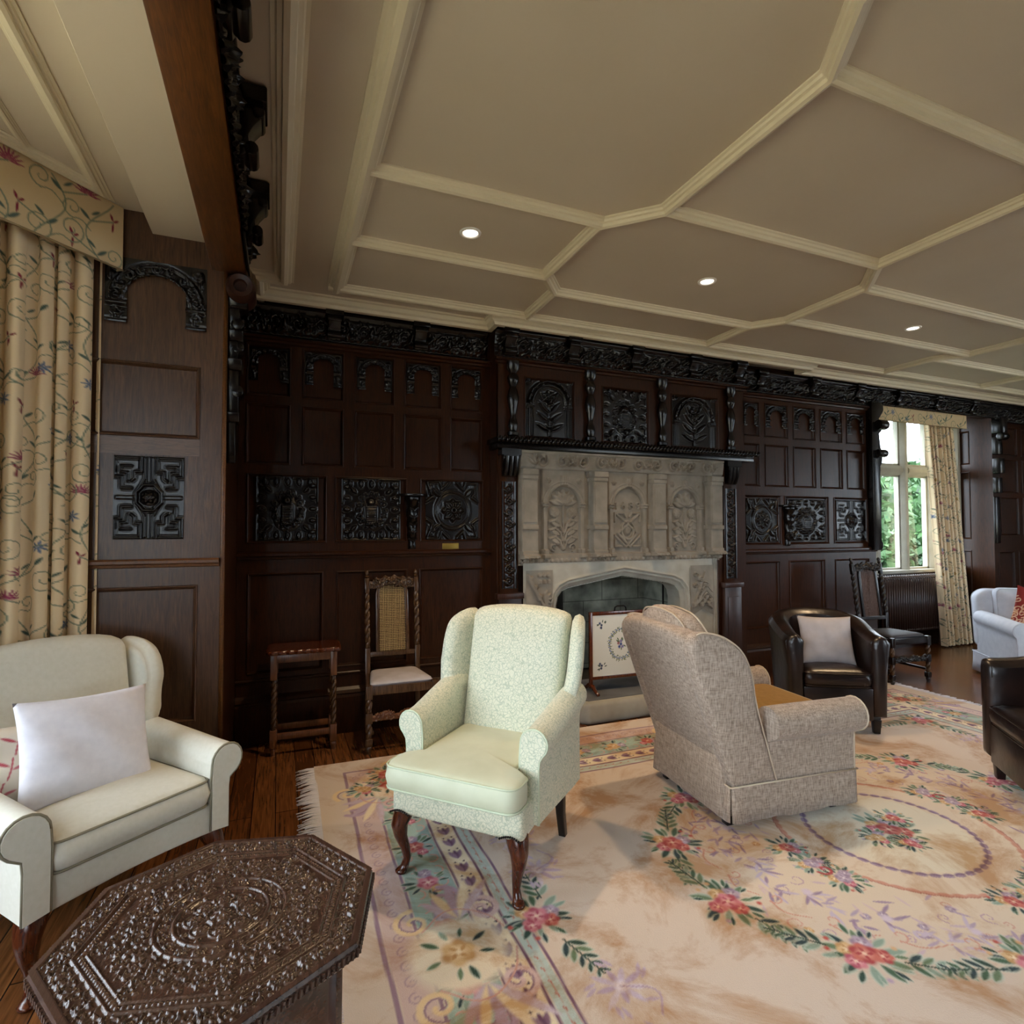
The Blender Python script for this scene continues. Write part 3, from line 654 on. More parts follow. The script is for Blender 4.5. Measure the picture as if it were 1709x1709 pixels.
# lower surround with four-centred arch
AR = [(2.15, .1), (2.15, .86), (2.165, .93), (2.20, .975), (2.26, 1.0), (2.79, 1.085), (3.30, 1.0), (3.36, .975), (3.40, .93), (3.415, .86), (3.415, .1)]
def surround():
    c = Cv(1.99, 1.105, .005, 1.83, .12); X, Z = c.X, c.Z
    d = np.full(X.shape, 9.); ins = np.zeros(X.shape, bool)
    for (ax, az), (bx, bz) in zip(AR, AR[1:]):
        L = (bx-ax)**2+(bz-az)**2; t = np.clip(((X-ax)*(bx-ax)+(Z-az)*(bz-az))/L, 0, 1); d = np.minimum(d, np.hypot(X-ax-t*(bx-ax), Z-az-t*(bz-az)))
        if bx > ax: ins |= (X >= ax) & (X < bx) & (Z < az+(bz-az)*(X-ax)/(bx-ax))
    c.mask = ~ins; c.A[...] = .02; k = d
    c.A -= .05*np.clip(1-k/.06, 0, 1); c.A += .014*np.exp(-((k-.045)/.008)**2)+.016*np.exp(-((k-.075)/.009)**2)-.012*np.exp(-((k-.06)/.006)**2)
    c.rect(2.0, 2.02, .1, .2, .0)
    for x in (3.80,): c.A[X > x-.035] += .012*np.sin((X[X > x-.035]-x)*260)
    return c
o = grid_obj('stone_surround', surround(), 'stone_pale', fp_); o.location = (0, 4.225, 0)
m = MB(); m.loft([[(x, 4.25, z), (x, 4.45, z)] for x, z in AR], cap=False); 
m2 = MB()
for (ax, az), (bx, bz) in zip(AR, AR[1:]): m2.add([(ax, 4.245, az), (bx, 4.245, bz), (bx, 4.42, bz), (ax, 4.42, az)], [(0, 1, 2, 3)])
m2.build('arch_reveal', 'stone_pale', fp_)
def shield(x0, x1, fl):
    w, h = x1-x0, .47; c = Cv(w, h, .0045, x0, .69, base=.006); cx = (x0+x1)/2
    u = (c.X-cx)/(w/2); v = (c.Z-.69)/h; c.mask = (np.abs(u) < .98) & (v > .14*(1-np.abs(u))+.0) | (v > .25)
    if fl:
        for k in range(3):
            for dz_ in (0, .03): c.line([(cx-w*.1, .98+dz_-k*.02-.1), (cx+w*.15, 1.05+dz_-k*.02-.1), (cx+w*.42, .98+dz_-k*.02-.1)], .016, .012, False)
        for k in range(6): c.scroll(cx+(-.3+.22*(k % 3))*w, 1.08-.1*(k//3)-.05*(k % 3), .025, k, 1.4, 1 if k % 2 else -1, .012, .014)
        c.line([(cx-w*.4, .78), (cx-.01, .86), (cx+w*.4, .76)], .02, .013); c.line([(cx-w*.4, .8), (cx-w*.1, .95), (cx+w*.1, 1.1)], .014, .01)
        for k in range(8): c.petals(cx+w*(-.35+.1*k), .80+.03*(k % 3), .025, 5, .012)
    else:
        c.line([(cx-w*.42, 1.12), (cx+w*.42, .74)], .03, .012); c.line([(cx-w*.42, 1.09), (cx-w*.05, .92)], .02, .012)
        for k in range(5): c.disk(cx-w*.3+k*w*.16, 1.1-k*.075, .02, .014, .6)
        for k in range(3): c.disk(cx+w*(.0+.16*k), 1.12, .02, .012); c.rect(cx+w*(-.02+.16*k), cx+w*(.08+.16*k), 1.05, 1.08, .012, .004)
        for k in range(6): c.scroll(cx+w*(-.34+.13*k), .80+.05*(k % 2), .026, k, 1.3, 1, .011, .014)
        for k in range(5): c.leaf(cx+w*.12, .92, .09, .03, -.9+k*.5, .014)
    c.A = .006+.024*np.tanh((c.A-.006)/.008); o = grid_obj('carved_shield', c, 'stone', fp_); o.location = (0, 4.2, 0)
shield(1.85, 2.09, 0); shield(3.50, 3.765, 1)
MB().box(1.84, 2.15, 4.21, 4.26, 0, .13).build('jamb_base', 'stone_pale', fp_); MB().box(3.415, 3.82, 4.21, 4.26, 0, .13).build('jamb_base', 'stone_pale', fp_)
# firebox
fb = MB(); fb.box(2.1, 3.5, 4.82, 4.9, .1, 1.6); fb.box(3.42, 3.5, 4.42, 4.85, .1, 1.6); fb.build('fire_back', 'fire_blocks', fp_)
fb = MB(); fb.box(2.0, 2.145, 4.42, 4.85, .1, 1.6); fb.box(2.14, 2.5, 4.80, 4.84, .1, 1.6); fb.box(2.0, 3.5, 4.42, 4.9, 1.3, 1.6); fb.box(2.0, 3.5, 4.40, 4.9, 0, .155); fb.build('firebox_lining', 'firebox_black', fp_)  # near-black lining: left side, left part of the back, top and floor
ct = MB().box(3.36, 3.375, 4.42, 4.435, .62, 1.0); ct.tube([(3.37, 4.43, .6), (3.37, 4.43, .66)], .02, 10); ct.build('fire_iron', 'iron', fp_, bevel=.004)
# hearth
hp = [(2.08, 4.3), (2.08, 3.93), (2.20, 3.80), (3.46, 3.80), (3.58, 3.93), (3.58, 4.3)]
MB().prism([(x, y) for x, y in hp], 'z', 0, .165).build('hearth_kerb', 'stone_pale', fp_, bevel=.03, bseg=4)
MB().prism([(2.14, 4.42), (2.14, 3.95), (2.23, 3.86), (3.43, 3.86), (3.52, 3.95), (3.52, 4.42)], 'z', .15, .17).build('hearth_slab', 'slate', fp_)

# ---- oak chimney breast with carved overmantel
om = thing('overmantel', 'dark carved oak overmantel with arched figures and rope edged shelf above the stone fireplace', 'overmantel', (0, 0, 0))
ob = panelling(1.62, 4.22, 2.2, 3.12, [(1.86, 2.34, 2.25, 2.76), (2.6, 3.1, 2.25, 2.75), (3.34, 3.9, 2.25, 2.75)], .03, .03).xf(lambda v: v+Vector((0, BY, 0)))
ob.build('panel_frame', 'oak_panel', om)
m = MB(); m.box(1.62, 1.80, BY, WY, 0, 2.22); m.box(3.87, 4.22, BY, WY, 0, 2.22); m.box(1.63, 4.21, BY+.04, WY, 2.12, 3.2); m.build('breast_carcass', 'oak_panel', om)
for x in (1.62, 4.21): MB().box(x, x+.01, BY, WY, 2.2, 3.12).build('breast_side', 'oak_panel', om)
c = strap_relief(.48, .50, 'figure'); relief_at('carved_panel', c, 2.10, BY+.02, 2.505, om)
c = strap_relief(.46, .50, 'facet'); relief_at('carved_panel', c, 2.85, BY+.02, 2.5, om)
c = strap_relief(.56, .50, 'figure'); relief_at('carved_panel', c, 3.62, BY+.02, 2.5, om)
def baluster(x, y, z0, z1, p, nm='carved_baluster'):
    h = z1-z0; pr = [(.03, 0), (.05, .01), (.05, .05), (.03, .07), (.042, .14), (.035, .2), (.022, .26), (.03, .34), (.045, .45), (.05, .52), (.04, .6), (.025, .66), (.045, .72), (.05, .78), (.03, .84), (.055, .9), (.055, 1)]
    MB().lathe([(r, t*h) for r, t in pr], 14).xf(lambda v: Vector((v.x+x, v.y*.8+y, v.z+z0))).build(nm, 'oak_carved', p, smooth='auto')
for x in (1.75, 2.47, 3.22, 4.02): baluster(x, BY-.03, 2.25, 2.86, om)
m = MB().box(1.57, 4.26, BY-.14, BY+.1, 2.185, 2.225); m.box(1.59, 4.24, BY-.10, BY+.1, 2.14, 2.185); m.build('mantel_shelf', 'oak_carved', om, bevel=.005)
m = MB()
for k in range(74):
    x = 1.575+k*.0364; m.tube([(x, BY-.145, 2.183), (x+.012, BY-.152, 2.205), (x+.026, BY-.145, 2.227)], .012, 6)
m.build('rope_moulding', 'oak_carved', om, smooth=True)
o = relief_at('frieze', frieze_cv(2.64, .23), 1.60, BY-.002, 2.885, om)
for x in (1.72, 2.3, 2.93, 3.57, 4.12): console(x, BY, 2.885).build('frieze_bracket', 'oak_carved', om, bevel=.004)
rail(1.6, 4.24, 2.865, .05, .05, BY).build('frieze_rail', 'oak_panel', om)
for x0, x1 in ((1.635, 1.795), (3.9, 4.12)):
    xc = (x0+x1)/2
    c = Cv(.13, .86, .006, -.065, 0, base=.0); acanthus(c, -.06, .06, 0, .86, .12, 0); 
    for k in range(9): c.scroll(0, .06+k*.092, .035, PI/2, 1.5, 1 if k % 2 else -1, .012, .01); c.leaf(0, .02+k*.092, .07, .03, .7 if k % 2 else 2.4, .008)
    c.A[:, :3] += .008; c.A[:, -3:] += .008
    p_ = thing('pilaster', 'carved dark oak pilaster on square base %s of the stone fireplace' % ('to the left' if x0 < 2 else 'to the right'), 'pilaster', (xc, BY, 0))
    o = relief_at('carved_strip', c, 0, -.025, 1.02, p_)
    MB().box(-.08, .08, -.024, 0, .96, 2.13).build('shaft', 'oak_panel', p_, bevel=.003)
    m = MB().box(-.1, .1, -.05, 0, 0, .94); m.box(-.115, .115, -.07, 0, .94, .985); m.box(-.07, .07, -.056, -.049, .2, .85); m.build('pedestal', 'oak_mid', p_, bevel=.004)
    m = MB().box(-.085, .085, -.09, 0, 2.09, 2.14); m.prism([(0, 1.92), (-.03, 1.92), (-.06, 1.98), (-.05, 2.02), (-.085, 2.06), (-.085, 2.09), (0, 2.09)], 'x', -.065, .065)
    for k in (-.04, 0, .04): m.tube([(k, -.045, 1.93), (k, -.075, 1.99), (k, -.085, 2.08)], .018, 8)
    m.build('capital', 'oak_carved', p_, smooth='auto')

# ---- fire screen
fs = thing('fire_screen', 'wooden framed fire screen with blue and green floral needlework on the hearth', 'fire screen', (2.64, 4.04, .167), math.radians(-3))
W, Hh = .53, .54
m = MB().box(-W/2-.025, -W/2, -.014, .014, .035, .65); m.box(W/2, W/2+.025, -.014, .014, .035, .65); m.box(-W/2, W/2, -.012, .012, .10, .125); m.box(-W/2, W/2, -.012, .012, .62, .65); m.build('frame', 'mahogany', fs, bevel=.003)
c = Cv(W, .495, .0022, -W/2, .125, 'cfcbbd', True)
def sprig(cv, cx, cz, s_, cols, n=5, seed=0):
    r = random.Random(seed)
    for k in range(n*2):
        a = r.uniform(0, 2*PI); d = r.uniform(.2, 1)*s_; cv.leaf(cx+d*math.cos(a)*.6, cz+d*math.sin(a)*.6, s_*.55, s_*.22, a+r.uniform(-.8, .8), cols[0])
    for k in range(n):
        a = 2*PI*k/n+.3; d = s_*.42*(k > 0); cv.disk(cx+d*math.cos(a), cz+d*math.sin(a), s_*.26, cols[1+k % (len(cols)-1)], .5); cv.ring(cx+d*math.cos(a), cz+d*math.sin(a), s_*.12, s_*.06, cols[1+(k+1) % (len(cols)-1)])
for sx_ in (-1, 1):
    for sz_ in (-1, 1): sprig(c, sx_*.18, .375+sz_*.165, .052, ['3c4a3c', '2b3350', '4c5570'], 3, sx_+3*sz_+9)
for k in range(26):
    a = 2*PI*k/26; sprig(c, .105*math.cos(a), .375+.12*math.sin(a), .03, ['52603f', '2b3a6b', '6a7fae', '8c8f58'], 3, k)
sprig(c, 0, .375, .06, ['4c5f42', '28356a', '5a70a8', 'b07060'], 5, 99)
o = grid_obj('needlework_panel', c, 'needlework', fs); o.location = (0, -.006, 0)
MB().box(-W/2, W/2, -.004, .006, .125, .62).build('backing', 'dark_leg', fs)
MB().tube([(-.055, 0, .65), (-.05, 0, .68), (-.03, 0, .69), (.03, 0, .69), (.05, 0, .68), (.055, 0, .65)], .007, 8).build('handle', 'iron', fs, smooth=True)
for s_ in (-1, 1):
    MB().tube([(s_*(W/2+.012), -.13, .012), (s_*(W/2+.012), -.09, .02), (s_*(W/2+.012), -.03, .055), (s_*(W/2+.012), .03, .055), (s_*(W/2+.012), .09, .02), (s_*(W/2+.012), .13, .012)], [.014, .012, .018, .018, .012, .014], 8).build('foot', 'mahogany', fs, smooth=True)

# ---- wall brackets and plaque
def bracket(x, y, z, label, rz=0):
    t = thing('wall_bracket', label, 'wall bracket', (x, y, z), rz, 'carved wall brackets on the panelling')
    n = 20; pts = [(.115*math.cos(PI+PI*k/n), .12*math.sin(PI+PI*k/n)) for k in range(n+1)]
    MB().prism(pts, 'z', -.012, .008).build('shelf', 'oak_carved', t, bevel=.004)
    MB().prism([(a*.55, b*.7) for a, b in pts], 'z', -.045, -.012).build('collar', 'oak_carved', t, bevel=.006)
    m = MB(); R = []
    for k in range(15):
        q = k/14; z_ = -.045-.375*q; wv = .052*(1-.45*q)*(1+.12*math.cos(q*26)); dv = .085*(1-.75*q)+.012*math.cos(q*20)
        R.append([(wv*math.cos(PI+PI*j/10), dv*math.sin(PI+PI*j/10), z_) for j in range(11)])
    m.loft(R)
    for k in range(5): m.tube([(-.03, -.07+.012*k, -.1-.06*k), (0, -.085+.012*k, -.12-.06*k), (.03, -.07+.012*k, -.1-.06*k)], .012, 6)
    m.build('carved_stem', 'oak_carved', t, smooth='auto')
bracket(.965, WY-.002, 1.765, 'dark carved half round wall bracket between the two carved panels left of the fireplace')
bracket(4.93, WY-.002, 1.735, 'dark carved wall bracket on the panelling right of the fireplace')
tag(MB().box(1.21, 1.345, WY-.006, WY-.001, 1.325, 1.385).build('plaque', 'brass', bevel=.001), 'small blank brass plaque under the carved panel next to the fireplace', 'plaque')

# ---- downlights
for x, y, lb in ((.991, 3.015, 'round recessed ceiling downlight nearest the left bay window'), (2.677, 3.008, 'round recessed ceiling downlight in front of the fireplace, middle of the three'), (4.91, 3.07, 'round recessed ceiling downlight nearest the far window')):
    t = thing('ceiling_downlight', lb, 'ceiling light', (x, y, CE), 0, 'downlights in the plaster ceiling')
    MB().loft([[(r*math.cos(2*PI*k/28), r*math.sin(2*PI*k/28), z) for k in range(28)] for r, z in ((.062, -.001), (.06, -.008), (.048, -.010), (.042, -.004), (.041, .0))], cap=False).build('trim_ring', 'white_trim', t, smooth=True)
    MB().prism([(.041*math.cos(2*PI*k/24), .041*math.sin(2*PI*k/24)) for k in range(24)], 'z', -.004, -.001).build('lamp_lens', 'lamp_glow', t)
    l = bpy.data.lights.new('downlight_lamp', 'SPOT'); l.energy = 85; l.color = (1, .70, .40); l.spot_size = math.radians(110); l.spot_blend = .8; l.shadow_soft_size = .04
    lo = bpy.data.objects.new('downlight_lamp', l); COL.objects.link(lo); lo.parent = t; lo.location = (0, 0, -.02)

# ================================================================ RUG
def lerp(a, b, t): return a+(b-a)*t
def rose(c, x, z, r, cols, k=None):
    """painted rose: dark rim petals, pale inner whorl"""
    n = 6
    for j in range(n): a = 2*PI*j/n+x*7; c.disk(x+.55*r*math.cos(a), z+.55*r*math.sin(a), .5*r, cols[j % 2], .5)
    c.disk(x, z, .6*r, cols[2], .6); 
    for j in range(4): a = 2*PI*j/4+z*5; c.leaf(x+.1*r*math.cos(a), z+.1*r*math.sin(a), .55*r, .3*r, a+.9, cols[0])
    c.disk(x, z, .2*r, cols[3], .6)
RED = ['b04a4c', 'cc7468', 'dd9a8c', 'efd2bd']; PNK = ['b85a70', 'd68a98', 'e6b4b8', 'f2dcd0']; YEL = ['c39a68', 'd9b98a', 'ead3ab', 'f3e6cd']
LIL = ['9f8ba6', 'b8a8c0', 'cdc0d2', 'e6dce4']; GRN = ['2f4a42', '47664f', '6c8568', '2c4248', '8fa79a']
def leaves(c, x, z, n, L, rnd, cols=GRN, a0=0, spread=2*PI, r0=0):
    for k in range(n):
        a = a0+spread*(k+.5)/n+rnd.uniform(-.25, .25); l = L*rnd.uniform(.7, 1.15); xx, zz = x+r0*math.cos(a), z+r0*math.sin(a)
        c.leaf(xx, zz, l*1.06, l*.52, a, 'c3cfc2'); c.leaf(xx, zz, l, l*.38, a, rnd.choice(cols)); pass
def bouquet(c, x, z, s, rnd, main=RED, n=3):
    leaves(c, x, z, 13, s*.75, rnd, r0=s*.42); leaves(c, x, z, 8, s*.5, rnd, r0=s*.75)
    sets = [main, LIL, YEL, PNK, RED]
    for k in range(n): a = 2*PI*k/n+rnd.uniform(0, 1); rose(c, x+.5*s*math.cos(a), z+.42*s*math.sin(a), s*.34, sets[(k+1) % 5])
    rose(c, x, z, s*.46, main)
    for k in range(4): a = rnd.uniform(0, 6.28); c.disk(x+s*math.cos(a), z+s*math.sin(a), s*.12, rnd.choice(['c05a50', 'b9a2bd', 'd9b48a']), .6)
def spray(c, x, z, ang, L, rnd, cols=GRN, w=.3):
    dx, dz = math.cos(ang), math.sin(ang); n = max(3, int(L/.04))
    for k in range(n):
        t = (k+.3)/n; px, pz = x+dx*L*t, z+dz*L*t
        for s_ in (-1, 1): l = .075*(1.1-.6*t); c.leaf(px, pz, l*1.08, l*.55, ang+s_*.75, 'bfcfc6'); c.leaf(px, pz, l, l*.38, ang+s_*.75, rnd.choice(cols))
    c.line([(x, z), (x+dx*L, z+dz*L)], .01, cols[0])
def rug():
    A, B, res = 2.61, 1.83, .0058; c = Cv(2*A, 2*B, res, -A, -B, 'd6c6b8', True); X, Z = c.X, c.Z; rnd = random.Random(5)
    dl = np.minimum(A-np.abs(X), B-np.abs(Z))
    def band(d0, d1, col, soft=.004):
        m = np.clip((dl-d0)/soft, 0, 1)*np.clip((d1-dl)/soft, 0, 1); c.put((slice(None), slice(None)), m, col)
    wob = .004*np.sin(X*9)+.004*np.sin(Z*11)
    dl = dl+wob
    band(.155, .175, '9c8092'); band(.175, .285, 'd3bbb6'); band(.285, .30, '94788c'); band(.30, .50, 'a9c2b9'); band(.30, .32, 'a0bab4'); band(.44, .50, '9db4b0')
    band(.50, .515, '7a5a70'); band(.515, .615, 'e9dcc2'); band(.615, .63, '75526a'); band(.63, .685, 'bccbc6'); band(.655, .662, 'c48a7c'); band(.685, .70, '7f6079')
    def along(step, d, f):            # walk round the rug at inset d
        for sz in (-1, 1):
            n = int(2*(A-d)/step)
            for k in range(n): f(-A+d+(k+.5)*2*(A-d)/n, sz*(B-d), 0 if sz > 0 else PI)
            n = int(2*(B-d)/step)
            for k in range(n): f(sz*(A-d), -B+d+(k+.5)*2*(B-d)/n, PI/2*(-sz) if False else (-PI/2 if sz > 0 else PI/2))
    def tulip(x, z, a):
        for k in (-1, 0, 1): c.leaf(x-.035*math.cos(a), z-.035*math.sin(a), .078, .032, a+k*.38, ['8a6c86', '6f4c6c', '9a7d96'][k+1])
        c.disk(x+.047*math.cos(a)+.02*math.sin(a), z+.047*math.sin(a)-.02*math.cos(a), .007, '4a3548'); c.disk(x+.047*math.cos(a)-.02*math.sin(a), z+.047*math.sin(a)+.02*math.cos(a), .007, '4a3548')
    along(.105, .565, tulip)
    along(.09, .345, lambda x, z, a: c.ring(x, z, .028, .01, 'd9aba0', a0=-1.5, a1=2.2)); along(.09, .455, lambda x, z, a: c.ring(x, z, .028, .01, 'cfa096', a0=-2.2, a1=1.5))
    along(.07, .23, lambda x, z, a: c.scroll(x, z, .026, a, 1.2, 1, .009, 'b59aa4'))
    along(.27, .40, lambda x, z, a: (leaves(c, x, z, 12, .062, rnd, r0=.045), rose(c, x, z, .052, rnd.choice([RED, PNK, YEL])), rose(c, x+.065*math.cos(a), z+.065*math.sin(a), .034, LIL), rose(c, x-.06*math.cos(a+.5), z-.06*math.sin(a+.5), .03, rnd.choice([PNK, YEL]))))
    along(.055, .66, lambda x, z, a: c.leaf(x, z, .03, .01, a+.4, 'b97e70'))
    # cartouches on the border: mid sides, corners
    def cart(x, z, a, s=1., main=YEL):
        ca, sa = math.cos(a), math.sin(a); T = lambda u, v: (x+u*ca-v*sa, z+u*sa+v*ca)
        p = T(0, 0); c.disk(*p, .2*s, 'ece0cc', .25)
        for sg in (-1, 1):
            for q, (u, v, r, h) in enumerate(((-.15, .19, .07, 1), (.12, .2, .075, -1), (-.02, .30, .08, 1))):
                c.scroll(*T(u*s, v*sg*s), r*s, a+PI/2*sg, 1.3, h*sg, .034*s, ['d9bfc0', 'e7cfa5', 'b79db5'][q]); c.scroll(*T(u*s, v*sg*s), r*s*.8, a+PI/2*sg+.3, 1.1, h*sg, .01*s, '9a7c90')
            for k in range(5): c.leaf(*T(-.05*s, sg*.16*s), (.2+.02*k)*s, .05*s, a+sg*(PI/2-.7+.35*k), ['c8b5c5', 'e8d4ae', 'bba5ba', 'ecdcbc', 'cfbdcc'][k])
            c.line([T(-.2*s, sg*.05*s), T(-.16*s, sg*.16*s), T(-.02*s, sg*.25*s), T(.1*s, sg*.14*s)], .010, 'd4a59a')
        leaves(c, *T(0, 0), 8, .07*s, rnd, r0=.07*s); rose(c, *T(0, 0), .072*s, main)
    for s_ in (-1, 1):
        cart(s_*(A-.41), 0, 0 if s_ > 0 else PI); cart(0, s_*(B-.41), PI/2*s_); cart(s_*1.3, B-.4, PI/2, .8, PNK); cart(s_*1.3, -(B-.4), -PI/2, .8, PNK)
        bouquet(c, s_*(A-.74), .07, .12, rnd, PNK, 4); spray(c, s_*(A-.78), -.08, -PI/2-.3*s_, .2, rnd); spray(c, s_*(A-.8), .16, PI/2, .2, rnd)
        bouquet(c, 0, s_*(B-.74), .12, rnd, RED, 4)
        for t in (-1, 1):
            cart(s_*(A-.4), t*(B-.4), math.atan2(t, s_), 1.05, RED); bouquet(c, s_*(A-.40), t*(B-.26), .10, rnd, RED, 3); bouquet(c, s_*(A-.26), t*(B-.43), .09, rnd, YEL, 3)
            bouquet(c, s_*(A-.82), t*(B-.82), .12, rnd, PNK, 4); spray(c, s_*(A-.95), t*(B-.80), PI if s_ > 0 else 0, .3, rnd); spray(c, s_*(A-.8), t*(B-.95), -PI/2*t, .25, rnd)
            for q in (.42, .75): # lilac lily sprays in the field
                u, v = s_*(A-.86), t*q*.8
                for k in range(9): c.leaf(u, v, rnd.uniform(.06, .12), .03, k*.7+.3, rnd.choice(['c9bace', 'bcaac4', 'd8cddb'])); c.leaf(u+.08*math.cos(k*1.3), v+.08*math.sin(k*1.3), .06, .02, k*1.3+.8, 'c3b3ca')
                c.disk(u, v, .03, 'e6dde6', .6); c.line([(u-s_*.06, v+t*.14), (u-s_*.12, v+t*.05), (u, v)], .009, 'bda9c4')
    # medallion
    sl = (slice(None), slice(None)); e = np.hypot(X/1.22, Z/.88); c.put(sl, (1.0-e)/.3, 'dfd0bd')
    e = np.hypot(X, Z*1.02); c.put(sl, (.37-e)/.02, 'dfd8c6')
    for k in range(260):     # faint lilac and rose curls worked into the ground of the medallion
        a = rnd.uniform(0, 2*PI); r = rnd.uniform(.60, 1.0); u, v = r*1.1*math.cos(a), r*.84*math.sin(a); q = rnd.random()
        if q < .55: c.leaf(u, v, rnd.uniform(.05, .1), .018, a+PI/2+rnd.uniform(-1, 1), rnd.choice(['bba7be', 'a68fab', 'cdb9c6', 'd8c4c4']))
        elif q < .8: c.scroll(u, v, rnd.uniform(.02, .04), a, 1.1, rnd.choice([-1, 1]), .008, rnd.choice(['cfa193', 'bfa3b5']))
        else: rose(c, u, v, .022, rnd.choice([LIL, YEL, LIL]))
    n = 44
    for k in range(n):
        a = 2*PI*k/n; c.leaf(.385*math.cos(a), .375*math.sin(a), .062, .034, a+PI/2+.12, '8a7392'); c.leaf(.392*math.cos(a), .382*math.sin(a), .055, .018, a+PI/2, 'a893ac')
    n = 60
    for k in range(n):
        a = 2*PI*k/n
        if k % 15 in (0, 1, 2, 13, 14): continue
        c.leaf(.53*math.cos(a), .505*math.sin(a), .07, .034, a+PI/2, 'd09a86'); c.line([(.54*math.cos(a), .515*math.sin(a)), (.545*math.cos(a+.1), .52*math.sin(a+.1))], .008, 'b87c70')
    for k in range(4):
        a = PI/4*0+k*PI/2+.12
        for q in (-.24, 0, .24):
            bouquet(c, .60*math.cos(a+q), .56*math.sin(a+q), .085, rnd, [RED, LIL, YEL][int(q*4+1) % 3], 3)
        c.scroll(.6*math.cos(a+.1), .56*math.sin(a+.1), .04, a, 1, 1, .02, 'b04a4c')
    bouquet(c, 0, 0, .14, rnd, RED, 5); bouquet(c, .13, .07, .08, rnd, RED, 3); bouquet(c, -.12, -.03, .08, rnd, YEL, 3); bouquet(c, -.02, -.12, .07, rnd, PNK, 3)
    for k in range(50):      # lilac ferns
        a = 2*PI*k/50+.05; r = .76+.04*(k % 3)
        for j in range(6): c.leaf(r*1.08*math.cos(a)+rnd.uniform(-.03, .03), r*.92*math.sin(a)+rnd.uniform(-.03, .03), rnd.uniform(.05, .10), .02, a+PI/2+(j-2.5)*.5, rnd.choice(['b5a3bc', 'a08aa8', 'cbbdd0']))
        if k % 3 == 0: c.disk(r*1.08*math.cos(a), r*.92*math.sin(a), .028, 'd8cada', .6)
    for k in range(24):
        a = 2*PI*k/24; c.line([(1.0*math.cos(a), .76*math.sin(a)), (1.04*math.cos(a+.09), .78*math.sin(a+.09)), (1.0*math.cos(a+.2), .74*math.sin(a+.2))], .012, 'cf9a88', taper=.5)
        c.scroll(.97*math.cos(a), .73*math.sin(a), .035, a, .9, 1, .010, 'd3a294')
    for k in range(12):      # outer garland
        a = 2*PI*k/12+.16; x, z = 1.14*math.cos(a), .84*math.sin(a)
        bouquet(c, x, z, .12, rnd, RED if k % 2 else PNK, 4)
        t = math.atan2(.84*math.cos(a), -1.14*math.sin(a))
        spray(c, x+.12*math.cos(t), z+.12*math.sin(t), t+.1, .2, rnd); spray(c, x-.12*math.cos(t), z-.12*math.sin(t), t+PI-.1, .2, rnd)
    return c
RX, RY = 2.80, 1.92
rc = rug(); lum = rc.A.mean(-1)
o = grid_obj('rug', rc, 'carpet', None, fn=lambda c: np.stack([c.X, c.Z, .013+.002*np.sin(c.X*3.1)*np.sin(c.Z*2.3)-.0*c.X], -1))
o.location = (RX, RY, 0); o.rotation_euler = (0, 0, math.radians(-.9))
tag(o, 'large ivory rug with rose medallion, lilac garlands and green floral border on the wooden floor', 'rug')
eb = MB().box(-2.61, 2.61, -1.83, 1.83, .001, .0095).build('rug_backing', 'cream_piping', o)
m = MB()
for s_ in (-1, 1):
    n = 330
    for k in range(n):
        y = -1.82+3.64*k/n; L = random.uniform(.07, .12); sw = random.uniform(-.02, .02)
        m.tube([(s_*2.6, y, .01), (s_*(2.6+L*.5), y+sw*.4, .012), (s_*(2.6+L), y+sw, .004)], [.0055, .0045, .003], 4)
tag(m.build('fringe', 'cushion_white', o, smooth=True), kind='stuff')

# ================================================================ CURTAINS
def vine(c, cols, rnd, step=.14, sc=1.45):
    nx = max(1, int(c.w/(step*1.15*sc**.8))); 
    for i in range(nx+1):
        x = c.x0+(i+.5)*c.w/(nx+1); z = c.z0; pts = []
        n = int(c.h/.02)
        for k in range(n+1): pts.append((x+.035*sc*math.sin(k*.02*14+i*2), c.z0+k*.02))
        c.line(pts, .005*sc, cols[0])
        k = 0; z = c.z0+rnd.uniform(0, .08)
        while z < c.z0+c.h:
            s_ = 1 if k % 2 else -1; xx = x+.035*sc*math.sin((z-c.z0)*14+i*2); r = rnd.uniform(.024, .036)*sc; cx, cz = xx+s_*(r*1.7), z+r*.5
            c.line([(xx, z-r), (xx+s_*r*.9, z-r*.2), (cx+s_*r*.0, cz-r)], .004*sc, cols[0]); c.scroll(cx, cz, r, -PI/2, 1.35, s_, .0048*sc, cols[0])
            c.leaf(xx, z, .036*sc, .012*sc, PI/2-s_*.9, cols[1]); c.leaf(xx, z+.03, .03*sc, .010*sc, PI/2+s_*.9, cols[1])
            q = rnd.random(); fx, fz = xx-s_*.055*sc, z+.045
            c.line([(xx, z), (fx, fz)], .005*sc, cols[0])
            if q < .22:
                for j in range(9): c.leaf(fx, fz, .036*sc, .006*sc, j*.35+.2, cols[2])
            elif q < .42: c.leaf(fx, fz, .022*sc, .009*sc, 1.2, cols[3]); c.leaf(fx, fz, .018*sc, .008*sc, 2.5, cols[3]); c.leaf(fx, fz, .03*sc, .008*sc, -1.5, cols[3])
            elif q < .7:
                for j in range(7): c.leaf(fx, fz, .022*sc, .008*sc, j*.9, cols[4])
            elif q < .78: c.petals(fx, fz, .018*sc, 6, cols[5])
            else: c.leaf(fx, fz, .035*sc, .014*sc, PI/2+s_*.6, cols[1])
            z += rnd.uniform(.075, .11)*sc; k += 1
VC = ['75806c', '4f6157', '93405c', '7c1f38', '5f6f8c', 'a8854f']
